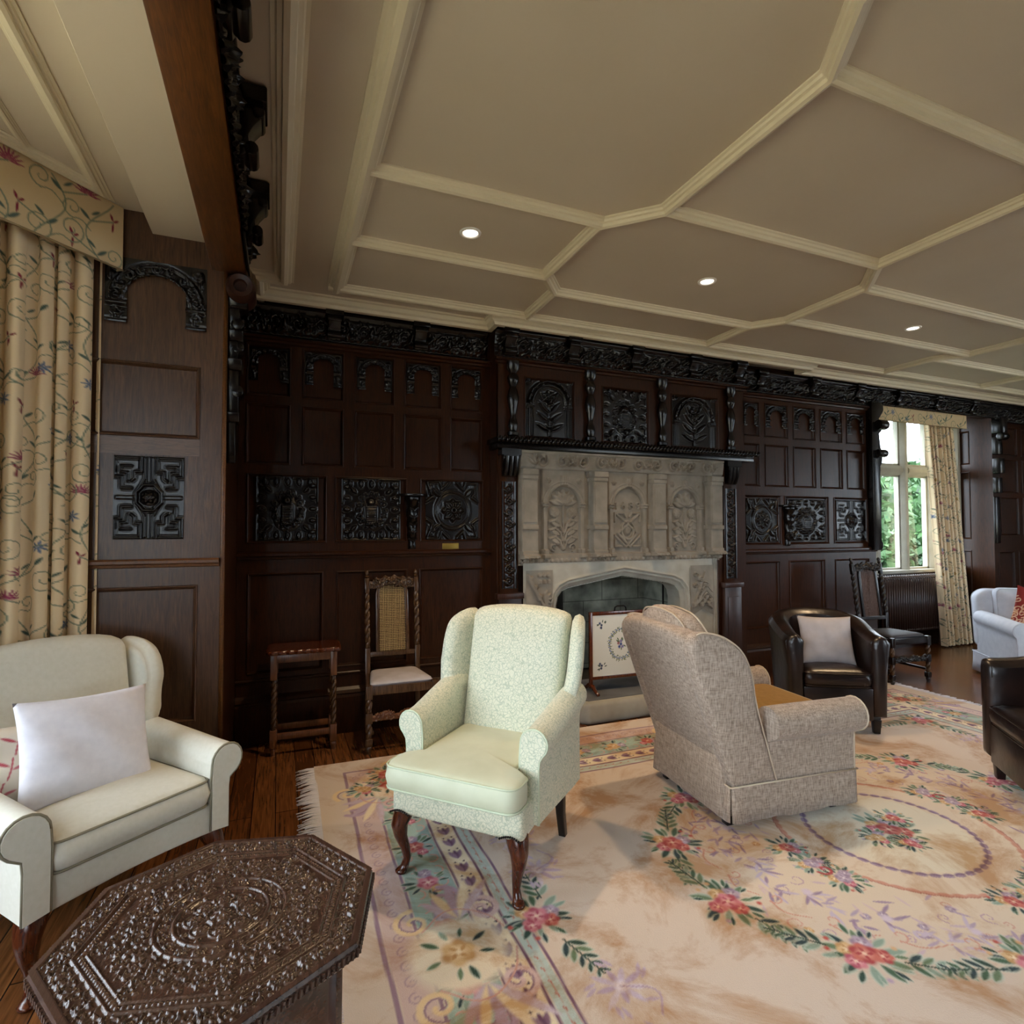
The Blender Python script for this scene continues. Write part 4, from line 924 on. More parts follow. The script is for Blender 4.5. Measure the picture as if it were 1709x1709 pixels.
def curtain(name, p0, p1, z0, z1, folds, amp, label, seed, back=1, lean=(0, 0), res=.006, mat='embroidered', fullness=1.7, base='e2cba6', cat='curtain', group=None):
    rnd = random.Random(seed); a = Vector((*p0, 0)); L = (Vector((*p1, 0))-a).length; u = (Vector((*p1, 0))-a)/L; nr = Vector((u.y, -u.x, 0))*back
    c = Cv(L*fullness, z1-z0, res, 0, z0, base, True); vine(c, VC, rnd)
    ph = [rnd.uniform(0, 6.28) for _ in range(4)]
    def fn(c):
        s = c.X/fullness; t = s/L; h = (c.Z-z0)/(z1-z0)
        w_ = 2*PI*(folds*t+.16*np.sin(2*PI*t*2.3+ph[0])+.10*np.sin(2*PI*t*5.1+ph[1])+.05*np.sin(h*3+ph[2])*t)
        am = amp*(.75+.3*np.sin(t*17+ph[3]))*(1.0-.25*h)
        d = am*np.sin(w_)+.3*am*np.sin(2*w_+.6); sh = s-.42*amp*np.sin(2*w_)*.8
        sh = sh+lean[0]*(1-h)*1.0+lean[1]*(1-h)*t
        return np.stack([a.x+u.x*sh+nr.x*d, a.y+u.y*sh+nr.y*d, c.Z], -1)
    o = grid_obj(name, c, mat, None, fn); m = o.modifiers.new('thickness', 'SOLIDIFY'); m.thickness = .004
    return tag(o, label, cat, group)
cu, sn_ = -.68, -.733
P = lambda s, off=0: (-.755+cu*s-.733*off*-1, 3.33+sn_*s+.68*off*-1)   # along the canted bay, off = towards the glass
def Pb(s, off): return (-.755+cu*s-.74*off, 3.34+sn_*s+.68*off)
curtain('curtain', Pb(.03, .07), Pb(1.0, .07), .02, 3.02, 10, .038, 'cream curtain embroidered with green vines and crimson flowers behind the cream wing chair', 3, back=1, res=.005)
curtain('curtain', (7.44, 4.53), (7.98, 4.53), .02, 2.93, 7, .035, 'cream embroidered curtain sweeping beside the far stone window', 5, back=1, lean=(.27, .05), res=.007)
def pelmet(p0, p1, z0, z1, label, seed, inward):
    a = Vector((*p0, 0)); b = Vector((*p1, 0)); L = (b-a).length; u = (b-a)/L; nr = Vector((u.y, -u.x, 0))*inward
    t = thing('pelmet', label, 'pelmet'); c = Cv(L, z1-z0, .005, 0, z0, 'cbb48d', True); vine(c, VC, random.Random(seed), sc=1.9)
    o = grid_obj('front_cloth', c, 'embroidered', t, lambda c: np.stack([a.x+u.x*c.X+nr.x*.034, a.y+u.y*c.X+nr.y*.034, c.Z], -1))
    MB().box(0, L, .016, .03, z0+.006, z1).xf(lambda v: a+u*v.x+nr*v.y+Vector((0, 0, v.z))).build('board', 'pelmet_lining', t)
    MB().tube([a+nr*.036+Vector((0, 0, z0)), b+nr*.036+Vector((0, 0, z0))], .005, 8).build('lower_piping', 'pelmet_lining', t, smooth=True)
    MB().box(0, .002, -.2, .034, z0, z1).xf(lambda v: a+u*v.x+nr*v.y+Vector((0, 0, v.z))).build('pelmet_return', 'pelmet_lining', t)
pelmet(Pb(0, .0), Pb(1.1, .0), 2.79, 3.105, 'embroidered cream pelmet above the left bay curtain, meeting the panelled pier', 4, -1)
pelmet((6.42, 4.47), (8.1, 4.47), 2.76, 2.93, 'embroidered pelmet above the far stone window', 6, 1)

# ================================================================ RADIATOR
rd = thing('radiator', 'long dark brown column radiator under the far stone window', 'radiator', (6.72, 4.67, 0))
k = 0
RS = MB(); RS.loft([[(.017*sx_*q, y*(.055 if q else .05), z) for sx_, y in ((-1, -1), (1, -1), (1, 1), (-1, 1))] for q, z in ((1, .24), (1, .88))])
sec = MB()
for yy in (-.04, .04): sec.tube([(0, yy, .25), (0, yy, .87)], .014, 8)
sec.tube([(0, -.045, .87), (0, 0, .905), (0, .045, .87)], .016, 8); sec.tube([(0, -.045, .25), (0, 0, .22), (0, .045, .25)], .016, 8)
so = sec.build('section', 'radiator_paint', rd, smooth=True)
for k in range(1, 30): q = so.copy(); COL.objects.link(q); q.location.x = k*.043
MB().tube([(-.02, 0, .885), (1.27, 0, .885)], .012, 8).build('top_header', 'radiator_paint', rd, smooth=True)
MB().tube([(-.02, 0, .24), (1.27, 0, .24)], .012, 8).build('bottom_header', 'radiator_paint', rd, smooth=True)
for x in (.05, 1.2): MB().box(x-.02, x+.02, -.04, .04, 0, .23).build('foot', 'radiator_paint', rd, bevel=.005)

# ================================================================ GARDEN beyond the far window
struct(MB().box(-30, 40, 5.3, 60, -.6, -.5).build('ground', 'grass')); struct(MB().box(-40, -2.6, -30, 4.9, -.6, -.5).build('ground', 'bounce_ground')); struct(MB().box(-2.6, 40, -40, -3.7, -.6, -.5).build('ground', 'bounce_ground'))  # grass past the far window; unseen pale ground elsewhere added as a reflector
def bush(x, y, r, h, label, n=6000):
    t = thing('garden_tree', label, 'tree', (x, y, -.5), 0, 'trees in the garden beyond the window'); rn = np.random.default_rng(int(x*10)); m = MB()
    for k in range(n):
        d = rn.normal(size=3); d /= np.linalg.norm(d); p = d*rn.uniform(.75, 1)**.5*[r, r, h/2]+[0, 0, h*.55]; a = rn.normal(size=3)*.08; b = rn.normal(size=3)*.08
        m.v += [tuple(p), tuple(p+a), tuple(p+a+b), tuple(p+b)]; i = len(m.v)-4; m.f.append((i, i+1, i+2, i+3))
    core = MB(); core.loft([[(r*.86*math.cos(q)*math.cos(k*PI/8)*(1+.12*math.sin(5*k+q*7)), r*.86*math.cos(q)*math.sin(k*PI/8)*(1+.12*math.cos(4*k+q*5)), h*.55+h*.42*math.sin(q)) for k in range(16)] for q in [-1.5+3.0*j/10 for j in range(11)]]); i0 = len(m.v); m.v += core.v; m.f += [tuple(i+i0 for i in f) for f in core.f]
    me = bpy.data.meshes.new('foliage'); me.from_pydata(m.v, [], m.f); f = link('foliage', me, t, 'leaf'); f['kind'] = 'stuff'
    MB().tube([(0, 0, 0), (0, 0, h*.7)], [.12, .06], 8).build('trunk', 'bark', t, smooth=True)
bush(16.6, 10.7, 2.6, 3.4, 'leafy green tree close outside the far window'); bush(22.5, 14.0, 3.2, 4.3, 'tall green tree further back beyond the far window'); bush(11.6, 7.6, .7, 1.8, 'small green shrub seen low through the far window panes', 1500)

# ================================================================ CARVED OCTAGONAL TABLE
def carve_top():
    R, res = .395, .0023; c = Cv(.80, .80, res, -.40, -.40, base=.0); X, Z = c.X, c.Z; rnd = random.Random(2)
    ang = [math.radians(7.5+45*k) for k in range(8)]; ap = R*math.cos(PI/8)
    dist = np.min([ap-(X*math.cos(a+PI/8)+Z*math.sin(a+PI/8)) for a in ang], 0)      # distance in from the edge
    c.mask = dist > -.001
    def band(d0, d1, v): c.A += v*np.clip((dist-d0)/.002, 0, 1)*np.clip((d1-dist)/.002, 0, 1)
    band(-.01, .018, .006); band(.07, .078, .005); band(.098, .104, .005)
    def foliage(x, z, r, a):
        c.scroll(x, z, r, a, 1.5, 1 if rnd.random() < .5 else -1, r*.26, .0055)
        for k in range(6): q = a+k*1.05; c.leaf(x+r*.8*math.cos(q), z+r*.8*math.sin(q), r*.8, r*.42, q+.9, .005)
    n = 56
    for k in range(n):
        a = 2*PI*k/n; best = min(max(1e-3, (ap-.044)/max(math.cos(a-b-PI/8), 1e-3)) for b in ang if math.cos(a-b-PI/8) > .9); foliage(best*math.cos(a), best*math.sin(a), .019, a+k)
    for k in range(150):
        a = 2*PI*k/150; best = min((ap-.089)/math.cos(a-b-PI/8) for b in ang if math.cos(a-b-PI/8) > .9); c.disk(best*math.cos(a), best*math.sin(a), .006, .004)
    for r, v in ((.155, .006), (.112, .006)): c.ring(0, 0, r, .014, v); c.ring(0, 0, r-.012, .005, .003)
    for k in range(20): a = 2*PI*k/20; foliage(.133*math.cos(a), .133*math.sin(a), .012, a)
    for k in range(24): a = 2*PI*(k+.5)/24; foliage(.187*math.cos(a), .187*math.sin(a), .022, a*3)
    for k in range(30): a = 2*PI*k/30; foliage(.228*math.cos(a), .228*math.sin(a), .018, a*2)
    for k in range(24): a = 2*PI*(k+.3)/24; foliage(.26*math.cos(a), .26*math.sin(a), .018, a*5) if min((ap-.104)/max(math.cos(a-b-PI/8), .01) for b in ang if math.cos(a-b-PI/8) > .9) > .275 else None
    for k in range(8): a = 2*PI*k/8; c.ring(.062*math.cos(a), .062*math.sin(a), .026, .007, .005); c.petals(.062*math.cos(a), .062*math.sin(a), .022, 6, .005)
    c.petals(0, 0, .034, 8, .006); c.disk(0, 0, .01, .006); c.ring(0, 0, .036, .006, .005)
    for k in range(12): a = 2*PI*k/12; c.leaf(.085*math.cos(a), .085*math.sin(a), .022, .012, a, .005)
    c.A[dist > .018] += RNG.random(c.A.shape)[dist > .018]*.0008
    return c
tb = thing('carved_table', 'low octagonal dark wood table with densely carved scrolling top beside the cream wing chair', 'coffee table', (-.125, 1.685, 0))
o = grid_obj('carved_top', carve_top(), 'table_oak', tb, lambda c: np.stack([c.X, c.Z, .492+c.A], -1))
oc = lambda R: [(R*math.cos(math.radians(7.5+45*k)), R*math.sin(math.radians(7.5+45*k))) for k in range(8)]
m = MB(); m.loft([[(x, y, z) for x, y in oc(r)] for r, z in ((.36, .45), (.388, .455), (.398, .465), (.396, .486), (.391, .494), (.38, .494), (.38, .47))]); m.build('table_edge', 'table_oak', tb)
m = MB()
for k in range(8):
    (x0, y0), (x1, y1) = oc(.399)[k], oc(.399)[(k+1) % 8]
    for j in range(22): t = (j+.5)/22; m.tube([(x0+(x1-x0)*t, y0+(y1-y0)*t, .466), (x0+(x1-x0)*(t+.015), y0+(y1-y0)*(t+.015), .484)], .004, 5)
m.build('edge_carving', 'table_oak', tb)
for k in range(4):
    a = math.radians(7.5+22.5+90*k); ux, uy = -math.sin(a), math.cos(a); bx, by = .27*math.cos(a), .27*math.sin(a)
    pr = [(-.13, .45), (.13, .45), (.13, .36), (.125, .0), (.085, .0), (.08, .2), (.06, .27), (.03, .31), (0, .34), (-.03, .31), (-.06, .27), (-.08, .2), (-.085, 0), (-.125, 0), (-.13, .36)]
    MB().prism(pr, 'y', -.011, .011).xf(lambda v: Vector((bx+ux*v.x+math.cos(a)*v.y, by+uy*v.x+math.sin(a)*v.y, v.z))).build('leg_panel', 'table_oak', tb, bevel=.003)

# ================================================================ UPHOLSTERY
def fillet(pts, r, n=5):
    out = []; N_ = len(pts)
    for i in range(N_):
        p = Vector(pts[i]); a = Vector(pts[i-1])-p; b = Vector(pts[(i+1) % N_])-p; rr = r[i] if hasattr(r, '__len__') else r
        k = min(rr, a.length*.48, b.length*.48)
        q0 = p+a.normalized()*k; q1 = p+b.normalized()*k
        for j in range(n+1): t = j/n; out.append(tuple((1-t)**2*q0+2*t*(1-t)*p+t*t*q1))
    return out
def dense(pts, step):
    out = []
    for i in range(len(pts)):
        a = Vector(pts[i]); b = Vector(pts[(i+1) % len(pts)]); n = max(1, int((b-a).length/step))
        for j in range(n): out.append(tuple(a.lerp(b, j/n)))
    return out
def pad(outline, T, r=.02, puff=.02, back=0, fn=None, mat='linen', name='pad', parent=None, pipe=None, pipew=None, step=.03, k0=1.0):
    o = dense(outline, step); cx = sum(p[0] for p in o)/len(o); cy = sum(p[1] for p in o)/len(o)
    Rm = sum(math.hypot(p[0]-cx, p[1]-cy) for p in o)/len(o)
    R = []
    if back: R += [(f, -back*(1-f*f)) for f in (.3, .6, .85)]
    R += [(1-r/Rm, 0), (1-.3*r/Rm, .3*r), (1, r), (1+.25*puff/Rm, T/2), (1, T-r), (1-.3*r/Rm, T-.3*r), (1-r/Rm, T)]
    R += [(f, T+puff*(1-f*f)) for f in (.85, .6, .35, .1)]
    fn = fn or (lambda u, v, w: (u, v, w)); m = MB()
    m.loft([[fn(cx+(p[0]-cx)*f, cy+(p[1]-cy)*f, w_) for p in o] for f, w_ in R])
    ob_ = m.build(name, mat, parent, smooth=True)
    if pipe:
        for w_ in (pipew or [T-r*.4]):
            MB().tube([fn(cx+(p[0]-cx)*(1+.001/Rm), cy+(p[1]-cy)*(1+.001/Rm), w_) for p in o], .0045, 6, closed=True).build('piping', pipe, ob_, smooth=True)
    return ob_
def cabriole(x, y, h, sx_, parent, mat='mahogany'):
    pth = [(0, 0, h), (.012, -.012, h*.86), (.024, -.024, h*.72), (.02, -.02, h*.55), (.006, -.006, h*.36), (0, 0, h*.2), (.008, -.008, h*.09), (.018, -.018, h*.035), (.018, -.018, 0)]
    rad = [.048, .045, .036, .028, .021, .016, .019, .027, .022]
    m = MB(); P_ = []; Q = []
    for i in range(len(pth)*3-2):
        t = i/3; a = int(t); f = t-a; b = min(a+1, len(pth)-1); P_.append([pth[a][j]*(1-f)+pth[b][j]*f for j in range(3)]); Q.append(rad[a]*(1-f)+rad[b]*f)
    m.loft([[(x+sx_*p[0]+q*math.cos(2*PI*k/12), y+p[1]+q*math.sin(2*PI*k/12), p[2]) for k in range(12)] for p, q in zip(P_, Q)])
    return m.build('leg', mat, parent, smooth=True)
def arm(side, xi, zr, r, yf, yb, z0, parent, mat, pipe, dzb=0, out=.07, lower=None, facemat=None, name='arm', thick=.085, dxb=0):
    """rolled arm; xi inner face, zr roll centre height at the front, r roll radius"""
    lower = lower if lower is not None else z0
    P_ = [(xi, z0), (xi, zr-.06), (xi+.004, zr)]
    cx = xi+r+.004
    for k in range(0, 13): a = PI-k*(PI*1.28)/12; P_.append((cx+r*math.cos(a), zr+r*math.sin(a)))
    P_ += [(xi+thick+.004, zr-r*1.12), (xi+thick, zr-r*1.7), (xi+thick, lower)]
    m = MB(); ys = [yf+.0, yf+.012, yf+.03, yf+.1, (yf+yb)*.5, yb-.08, yb]; sc = [.93, .99, 1, 1.0, 1, .99, .97]; R = []
    for y, s in zip(ys, sc):
        t = (y-yf)/(yb-yf); e = t*t*(3-2*t); mx = sum(p[0] for p in P_)/len(P_); mz = zr
        R.append([(side*(mx+(p[0]-mx)*s+dxb*e), y, p[1] if p[1] < z0+.1 else (mz+(p[1]-mz)*s)+dzb*e*min(1, max(0, (p[1]-z0)/(zr-z0)))) for p in P_])
    m.loft(R); o = m.build(name, mat, parent, smooth='auto')
    if pipe:
        MB().tube([(side*(p[0]), yf+.006, p[1]) for p in P_], .0048, 6).build('piping', pipe, o, smooth=True)
    return o

def wing_chair(name, label, loc, rz, p, group=None):
    t = thing(name, label, 'armchair', (*loc, p.get('zz', 0)), rz, group); g = p.get
    mat, pipe = p['mat'], p['pipe']; sz = p['seat_z']; bt = p['back_top']; yb0, rake = p['yb'], p['rake']
    yb = lambda z: yb0+rake*(z-.3)
    # seat frame
    fw_, f0, f1 = p['frame_w'], p['fz0'], p['fz1']; yf = p['yf']
    m = MB(); out = fillet([(-fw_, yf), (fw_, yf), (fw_*.9, yb0+.02), (-fw_*.9, yb0+.02)], .03)
    pad(out, f1-f0, .012, .0, 0, lambda u, v, w_: (u, v, f0+w_+(p.get('apron', 0)*(1-(u/fw_)**2) if w_ < .02 else 0)), mat, 'seat_frame', t)
    # cushion
    cw, lip, cyf, cyb = p['cush_w'], p.get('lip', 0), p['cush_f'], yb(.45)-.10
    if lip: ol = fillet([(-cw-lip, cyf), (cw+lip, cyf), (cw+lip, cyf+.13), (cw, cyf+.16), (cw, cyb), (-cw, cyb), (-cw, cyf+.16), (-cw-lip, cyf+.13)], [.06, .06, .03, .02, .03, .03, .02, .03])
    else: ol = fillet([(-cw, cyf), (cw, cyf), (cw*.98, cyb), (-cw*.98, cyb)], .045)
    T = p.get('cush_t', .115); cm = p.get('cush_mat', mat)
    co_ = pad(ol, T, .022, .016 if lip else .03, 0, lambda u, v, w_: (u, v-.012*math.sin(PI*w_/T)*(v < cyf+.1), sz-T+w_-.02*max(0, (v-cyf))*0), cm, 'seat_cushion', t, pipe, [.012, T-.012])
    # back
    bw, bwt, crown = p['back_w'], p['back_wt'], p['crown']
    bz = p.get('back_z0', sz-.12); pts = [(-bw, bz), (bw, bz)]+[(bw+(bwt-bw)*k/6, bz+(bt-crown-bz)*k/6) for k in range(1, 7)]+[(bwt*math.cos(PI*k/12), bt-crown+crown*math.sin(PI*k/12)**.8) for k in range(1, 12)]+[(-(bw+(bwt-bw)*k/6), bz+(bt-crown-bz)*k/6) for k in range(6, 0, -1)]
    BT = p.get('back_t', .13); hol = p.get('hollow', .0)
    pad(pts, BT, .03, p.get('bpuff', .035), .01, lambda u, v, w_: (u, yb(v)-w_+hol*0, v), mat, 'backrest', t, None)
    # wings
    wo = p['wing']; wx, wt, fl = p['wing_x'], p['wing_t'], p['flare']
    for s in (-1, 1):
        o2 = fillet([(yb(z)+dy, z) for dy, z in wo], p.get('wing_r', .06), 6)
        pad(o2, wt, min(.028, wt*.42), .01, .008, lambda u, v, w_: (s*(wx+w_+fl*max(0, yb(v)-u)*min(1, max(0, (v-sz)/.3))), u, v), mat, 'wing', t, None, None, .025)
        if p.get('wing_pipe'):
            q0 = int(len(o2)*.36); MB().tube([(s*(wx+wt*.9), u*1.0-.004, v) for u, v in o2[q0:]], .005, 6).build('wing_piping', p['wing_pipe'], t, smooth=True)
        arm(s, p['arm_x'], p['arm_z'], p['arm_r'], p['arm_f'], p.get('arm_b', yb(.5)-.02), f0+.02, t, p.get('arm_mat', mat), pipe, p.get('arm_rise', 0), lower=f0+.01, thick=p.get('arm_t', .085), dxb=p.get('arm_dx', 0))
    if p['legs'] == 'cab':
        for s in (-1, 1): cabriole(s*(fw_-.05), yf+.05, f0+.02, s, t)
        for s in (-1, 1):
            MB().loft([[(s*(fw_*.85)+a*q, yb0-.04+dy+b*q, z) for a, b in ((-1, -1), (1, -1), (1, 1), (-1, 1))] for q, dy, z in ((.017, .05, 0), (.019, .02, .12), (.024, 0, f0+.02))]).build('leg', 'dark_leg', t, bevel=.003)
    else:
        for s in (-1, 1):
            for y in (yf+.07, yb0-.05): MB().loft([[(s*(fw_-.07)+a*q, y+b*q, z) for a, b in ((-1, -1), (1, -1), (1, 1), (-1, 1))] for q, z in ((.022, 0), (.03, f0+.05))]).build('leg', 'dark_leg', t, bevel=.003)
    return t
def nails(t, x, y, z, n, dx):
    m = MB()
    for k in range(n): q = 2*PI*.0; m.tube([(x+k*dx, y-.002, z+.018*math.cos((k/(n-1)-.5)*2.6)-.018), (x+k*dx, y-.007, z+.018*math.cos((k/(n-1)-.5)*2.6)-.018)], .0045, 6)
    return m.build('nail_heads', 'iron', t)

GREEN = dict(zz=.014, mat='damask', pipe='green_piping', cush_mat='damask_plain', seat_z=.50, back_top=1.075, yb=.26, rake=.27, frame_w=.31, fz0=.265, fz1=.385, yf=-.33, cush_w=.232, lip=.075, cush_f=-.39,
    back_w=.245, back_wt=.262, crown=.05, hollow=0, wing=[(.0, .62), (.0, 1.0), (-.02, 1.045), (-.10, 1.05), (-.195, 1.01), (-.215, .92), (-.215, .78), (-.225, .62), (-.1, .56)], wing_x=.262, wing_t=.062, flare=.28,
    arm_x=.238, arm_z=.60, arm_r=.06, arm_f=-.20, arm_rise=.085, arm_t=.085, arm_dx=.02, legs='cab', cush_t=.115, arm_mat='damask')
gr = wing_chair('wing_chair', 'pale green patterned wing armchair with cabriole legs standing on the rug edge', (.914, 2.497), math.radians(-46.8), GREEN, 'wing armchairs')
for s in (-1, 1): nails(gr, s*.26-.045, -.335, .285, 11, .009)
CREAM = dict(GREEN, zz=0, mat='cream_fabric', pipe='cream_piping', cush_mat='cream_fabric', arm_mat='cream_fabric', seat_z=.505, back_top=1.03, yb=.30, rake=.26, frame_w=.34, fz0=.27, fz1=.40, yf=-.33, cush_w=.27, lip=0, cush_f=-.335,
    back_w=.28, back_wt=.30, crown=.07, wing=[(.0, .6), (.0, .92), (-.03, .985), (-.11, .99), (-.185, .945), (-.2, .85), (-.18, .72), (-.19, .62), (-.1, .58)], wing_x=.285, wing_t=.07, flare=.32,
    arm_x=.268, arm_z=.55, arm_r=.066, arm_f=-.345, arm_rise=.02, arm_t=.075, arm_dx=.01, cush_t=.12, apron=.018, bpuff=.02)
cm = wing_chair('wing_chair', 'plain cream wing armchair by the curtained bay, holding two cushions', (-.662, 2.69), math.radians(38.9), CREAM, None)
cm['group'] = 'wing armchairs'
LINEN = dict(GREEN, mat='linen', pipe='linen_piping', cush_mat='mustard', arm_mat='linen', seat_z=.50, back_top=.985, yb=.365, rake=.36, frame_w=.345, fz0=.05, fz1=.36, yf=-.40, cush_w=.26, lip=.05, cush_f=-.42,
    arm_b=.13, back_z0=.20, back_w=.335, back_wt=.315, crown=.05, wing=[(.008, .20), (.008, .86), (-.01, .94), (-.09, .98), (-.2, .96), (-.295, .88), (-.31, .76), (-.275, .62), (-.25, .20)], wing_x=.268, wing_t=.088, flare=.03, wing_pipe='linen_piping', wing_r=[.01, .05, .08, .09, .09, .09, .09, .08, .01],
    arm_x=.262, arm_z=.505, arm_r=.086, arm_f=-.43, arm_rise=.0, arm_t=.085, arm_dx=0, cush_t=.14, legs='block', back_t=.15)
ln = wing_chair('slipcover_chair', 'beige linen slipcovered wing armchair seen from behind on the middle of the rug', (2.45, 2.51), math.radians(84.4), LINEN)
# back cushion rising over the top of the backrest, skirt and its pleats
yb = lambda z: .365+.36*(z-.3)
ol = fillet([(-.23, .52), (.23, .52), (.245, .92), (.17, 1.035), (0, 1.06), (-.17, 1.035), (-.245, .92)], .06)
pad(ol, .15, .04, .05, .02, lambda u, v, w_: (u, yb(v)-.10-w_+.02, v), 'linen', 'back_cushion', ln, 'linen_piping', [.02, .13])
def skirt(t, x0, x1, y0, y1, z0, z1, mat, pipe, flare=.012):
    for nm, pts in (('front', [(x0, y0), (x1, y0)]), ('right', [(x1, y0), (x1, y1)]), ('back', [(x1, y1), (x0, y1)]), ('left', [(x0, y1), (x0, y0)])):
        a = Vector((*pts[0], 0)); b = Vector((*pts[1], 0)); L = (b-a).length; u = (b-a)/L; n_ = Vector((u.y, -u.x, 0)); m = MB(); N_ = 40; R = []
        for z in (z1, z1-.01, (z0+z1)/2, z0):
            q = (z1-z)/(z1-z0); row = []
            for k in range(N_+1):
                s = k/N_; wv = q*(flare+.006*math.sin(s*13+1)+.004*math.sin(s*31)); e = min(s, 1-s)*L; wv -= .012*q*math.exp(-(e/.012)**2)
                row.append(a+u*(s*L)+n_*(.004+wv)+Vector((0, 0, z)))
            R.append(row)
        vs = [p_ for r in R for p_ in r]; W_ = N_+1; m.add(vs, [(i*W_+j, i*W_+j+1, (i+1)*W_+j+1, (i+1)*W_+j) for i in range(len(R)-1) for j in range(N_)])
        o = m.build('skirt', mat, t, smooth=True); md = o.modifiers.new('t', 'SOLIDIFY'); md.thickness = .004
    MB().tube([(x0-.006, y0-.006, z1), (x1+.006, y0-.006, z1), (x1+.006, y1+.006, z1), (x0-.006, y1+.006, z1)], .005, 6, closed=True).build('skirt_piping', pipe, t, smooth=True)
skirt(ln, -.352, .352, -.425, .355, .045, .215, 'linen', 'linen_piping')

# ---- scatter cushions
def pillow(name, label, W, H_, T, mat, loc, rot, colour=None, n=30, group=None, sag=0, cat='cushion'):
    c = Cv(W, H_, W/n, -W/2, -H_/2, *( [colour[0], True] if colour else [0]))
    if colour: c = Cv(W, H_, .004, -W/2, -H_/2, colour[0], True); colour[1](c)
    def shell(sign):
        u = c.X/(W/2); v = c.Z/(H_/2); f = np.clip((1-np.abs(u)**2.2)*(1-np.abs(v)**2.2), 0, 1)**.55
        k = 1-.07*(1-np.abs(v)**2)*np.abs(u)**3; k2 = 1-.07*(1-np.abs(u)**2)*np.abs(v)**3
        wr = .004*np.sin(u*7+v*5)*f+.005*np.sin(v*9-u*3)*f*np.abs(u)
        return np.stack([c.X*k, -sign*(T/2*f+wr*(sign > 0))-sag*v*v*.0, c.Z*k2], -1)
    ob_ = grid_obj(name, c, mat, None, lambda c: shell(1)); b_ = grid_obj('x', c, mat, None, lambda c: shell(-1))
    bm = bmesh.new(); bm.from_mesh(ob_.data); bm.from_mesh(b_.data); bmesh.ops.remove_doubles(bm, verts=bm.verts, dist=.0006); bmesh.ops.recalc_face_normals(bm, faces=bm.faces); bm.to_mesh(ob_.data); bm.free()
    bpy.data.objects.remove(b_); ob_.data.shade_smooth(); ob_.location = loc; ob_.rotation_euler = rot
    return tag(ob_, label, cat, group)
R_ = math.radians
pillow('cushion', 'plain white linen cushion propped in the cream wing chair', .45, .39, .15, 'cushion_white', (-.67, 2.66, .675), (R_(-20), R_(4), R_(36)))
def bamboo(c):
    for x in (-.12, .0, .12):
        for k in range(5): c.line([(x+.03*k-.05, -.2+k*.08), (x+.03*k-.03, -.13+k*.08)], .008, 'b8505a'); c.leaf(x+.03*k-.04, -.16+k*.08, .06, .016, 2.6, 'b8505a'); c.leaf(x+.03*k-.04, -.17+k*.08, .05, .014, .2, 'c46a70')
pillow('cushion', 'small cream cushion with red bamboo pattern half hidden behind the white one', .34, .30, .10, 'needlework', (-.835, 2.68, .63), (R_(-18), R_(4), R_(44)), ('ddd0bb', bamboo))

# ---- leather tub chairs
def tub_chair(label, loc, rz):
    t = thing('tub_chair', label, 'armchair', (*loc, .014), rz, 'dark brown leather tub chairs')
    # plan path: right front -> round the back -> left front
    W, D, r = .29, .29, .26; pth = []
    for k in range(5): pth.append((W, -D+.06+k*(D+.02)/5*1.0, 0))
    for k in range(17): a = k*PI/16; pth.append((W*math.cos(a), .10+r*math.sin(a)*.95, 0))
    for k in range(5): pth.append((-W, -D+.06+(4-k)*(D+.02)/5, 0))
    n = len(pth); R = []
    for i, (x, y, _) in enumerate(pth):
        a = pth[max(0, i-1)]; b = pth[min(n-1, i+1)]; tx, ty = b[0]-a[0], b[1]-a[1]; l = math.hypot(tx, ty); nx_, ny_ = ty/l, -tx/l     # outward
        if nx_*x+ny_*(y-.1) < 0: nx_, ny_ = -nx_, -ny_
        q = min(1, max(0, (y+D-.06)/(.36+D))); h = .70+.13*q*q*(3-2*q); th = .062+.012*q
        fr = 1
        prof = [(-th, .12), (-th, .42), (-th-.004, h-.09), (-th*1.05, h-.04), (-th*.6, h-.006), (0, h+.006), (th*.7, h-.008), (th*1.12, h-.05), (th*1.0, h-.12), (th*.78, .45), (th*.62, .12)]
        R.append([(x+nx_*o*fr, y+ny_*o*fr, z if z < h-.2 else z-(.02 if fr < 1 else 0)) for o, z in prof])
    def ends(r0, r1, s):
        out_ = []
        for sc, ex in ((.35, .042), (.7, .034), (.9, .018)):
            c_ = [sum(p[j] for p in r0)/len(r0) for j in range(3)]
            out_.append([(c_[0]+(p[0]-c_[0])*sc, p[1]-ex, c_[2]+(p[2]-c_[2])*(1-(1-sc)*.16)) for p in r0])
        return out_
    R = ends(R[0], R[1], 1)+R+ends(R[-1], R[-2], 1)[::-1]
    MB().loft(R).build('tub_shell', 'leather', t, smooth='auto')
    for s in (-1, 1):
        P_ = [(-.06, .12), (-.06, .60), (-.064, .655), (-.03, .69), (.02, .69), (.064, .655), (.06, .58), (.045, .12)]
        MB().tube([(s*(W+a*.95), -D+.045, z) for a, z in P_[1:-1]], .004, 6).build('arm_piping', 'leather', t, smooth=True)
    out = fillet([(-.228, -.27), (.228, -.27), (.226, .12), (.14, .27), (-.14, .27), (-.226, .12)], .05)
    pad(out, .12, .03, .03, 0, lambda u, v, w_: (u, v, .325+w_), 'leather', 'seat_cushion', t, 'leather', [.014, .106])
    MB().box(-.235, .235, -.262, .2, .10, .33).build('front_apron', 'leather', t, bevel=.012)
    MB().box(-.30, .30, -.22, .26, .085, .125).build('base_frame', 'dark_leg', t, bevel=.01)
    for sx_ in (-1, 1):
        for y in (-.205, .22): MB().loft([[(sx_*.27+a*q, y+b*q, z) for a, b in ((-1, -1), (1, -1), (1, 1), (-1, 1))] for q, z in ((.02, 0), (.027, .1))]).build('leg', 'dark_leg', t, bevel=.002)
    return t
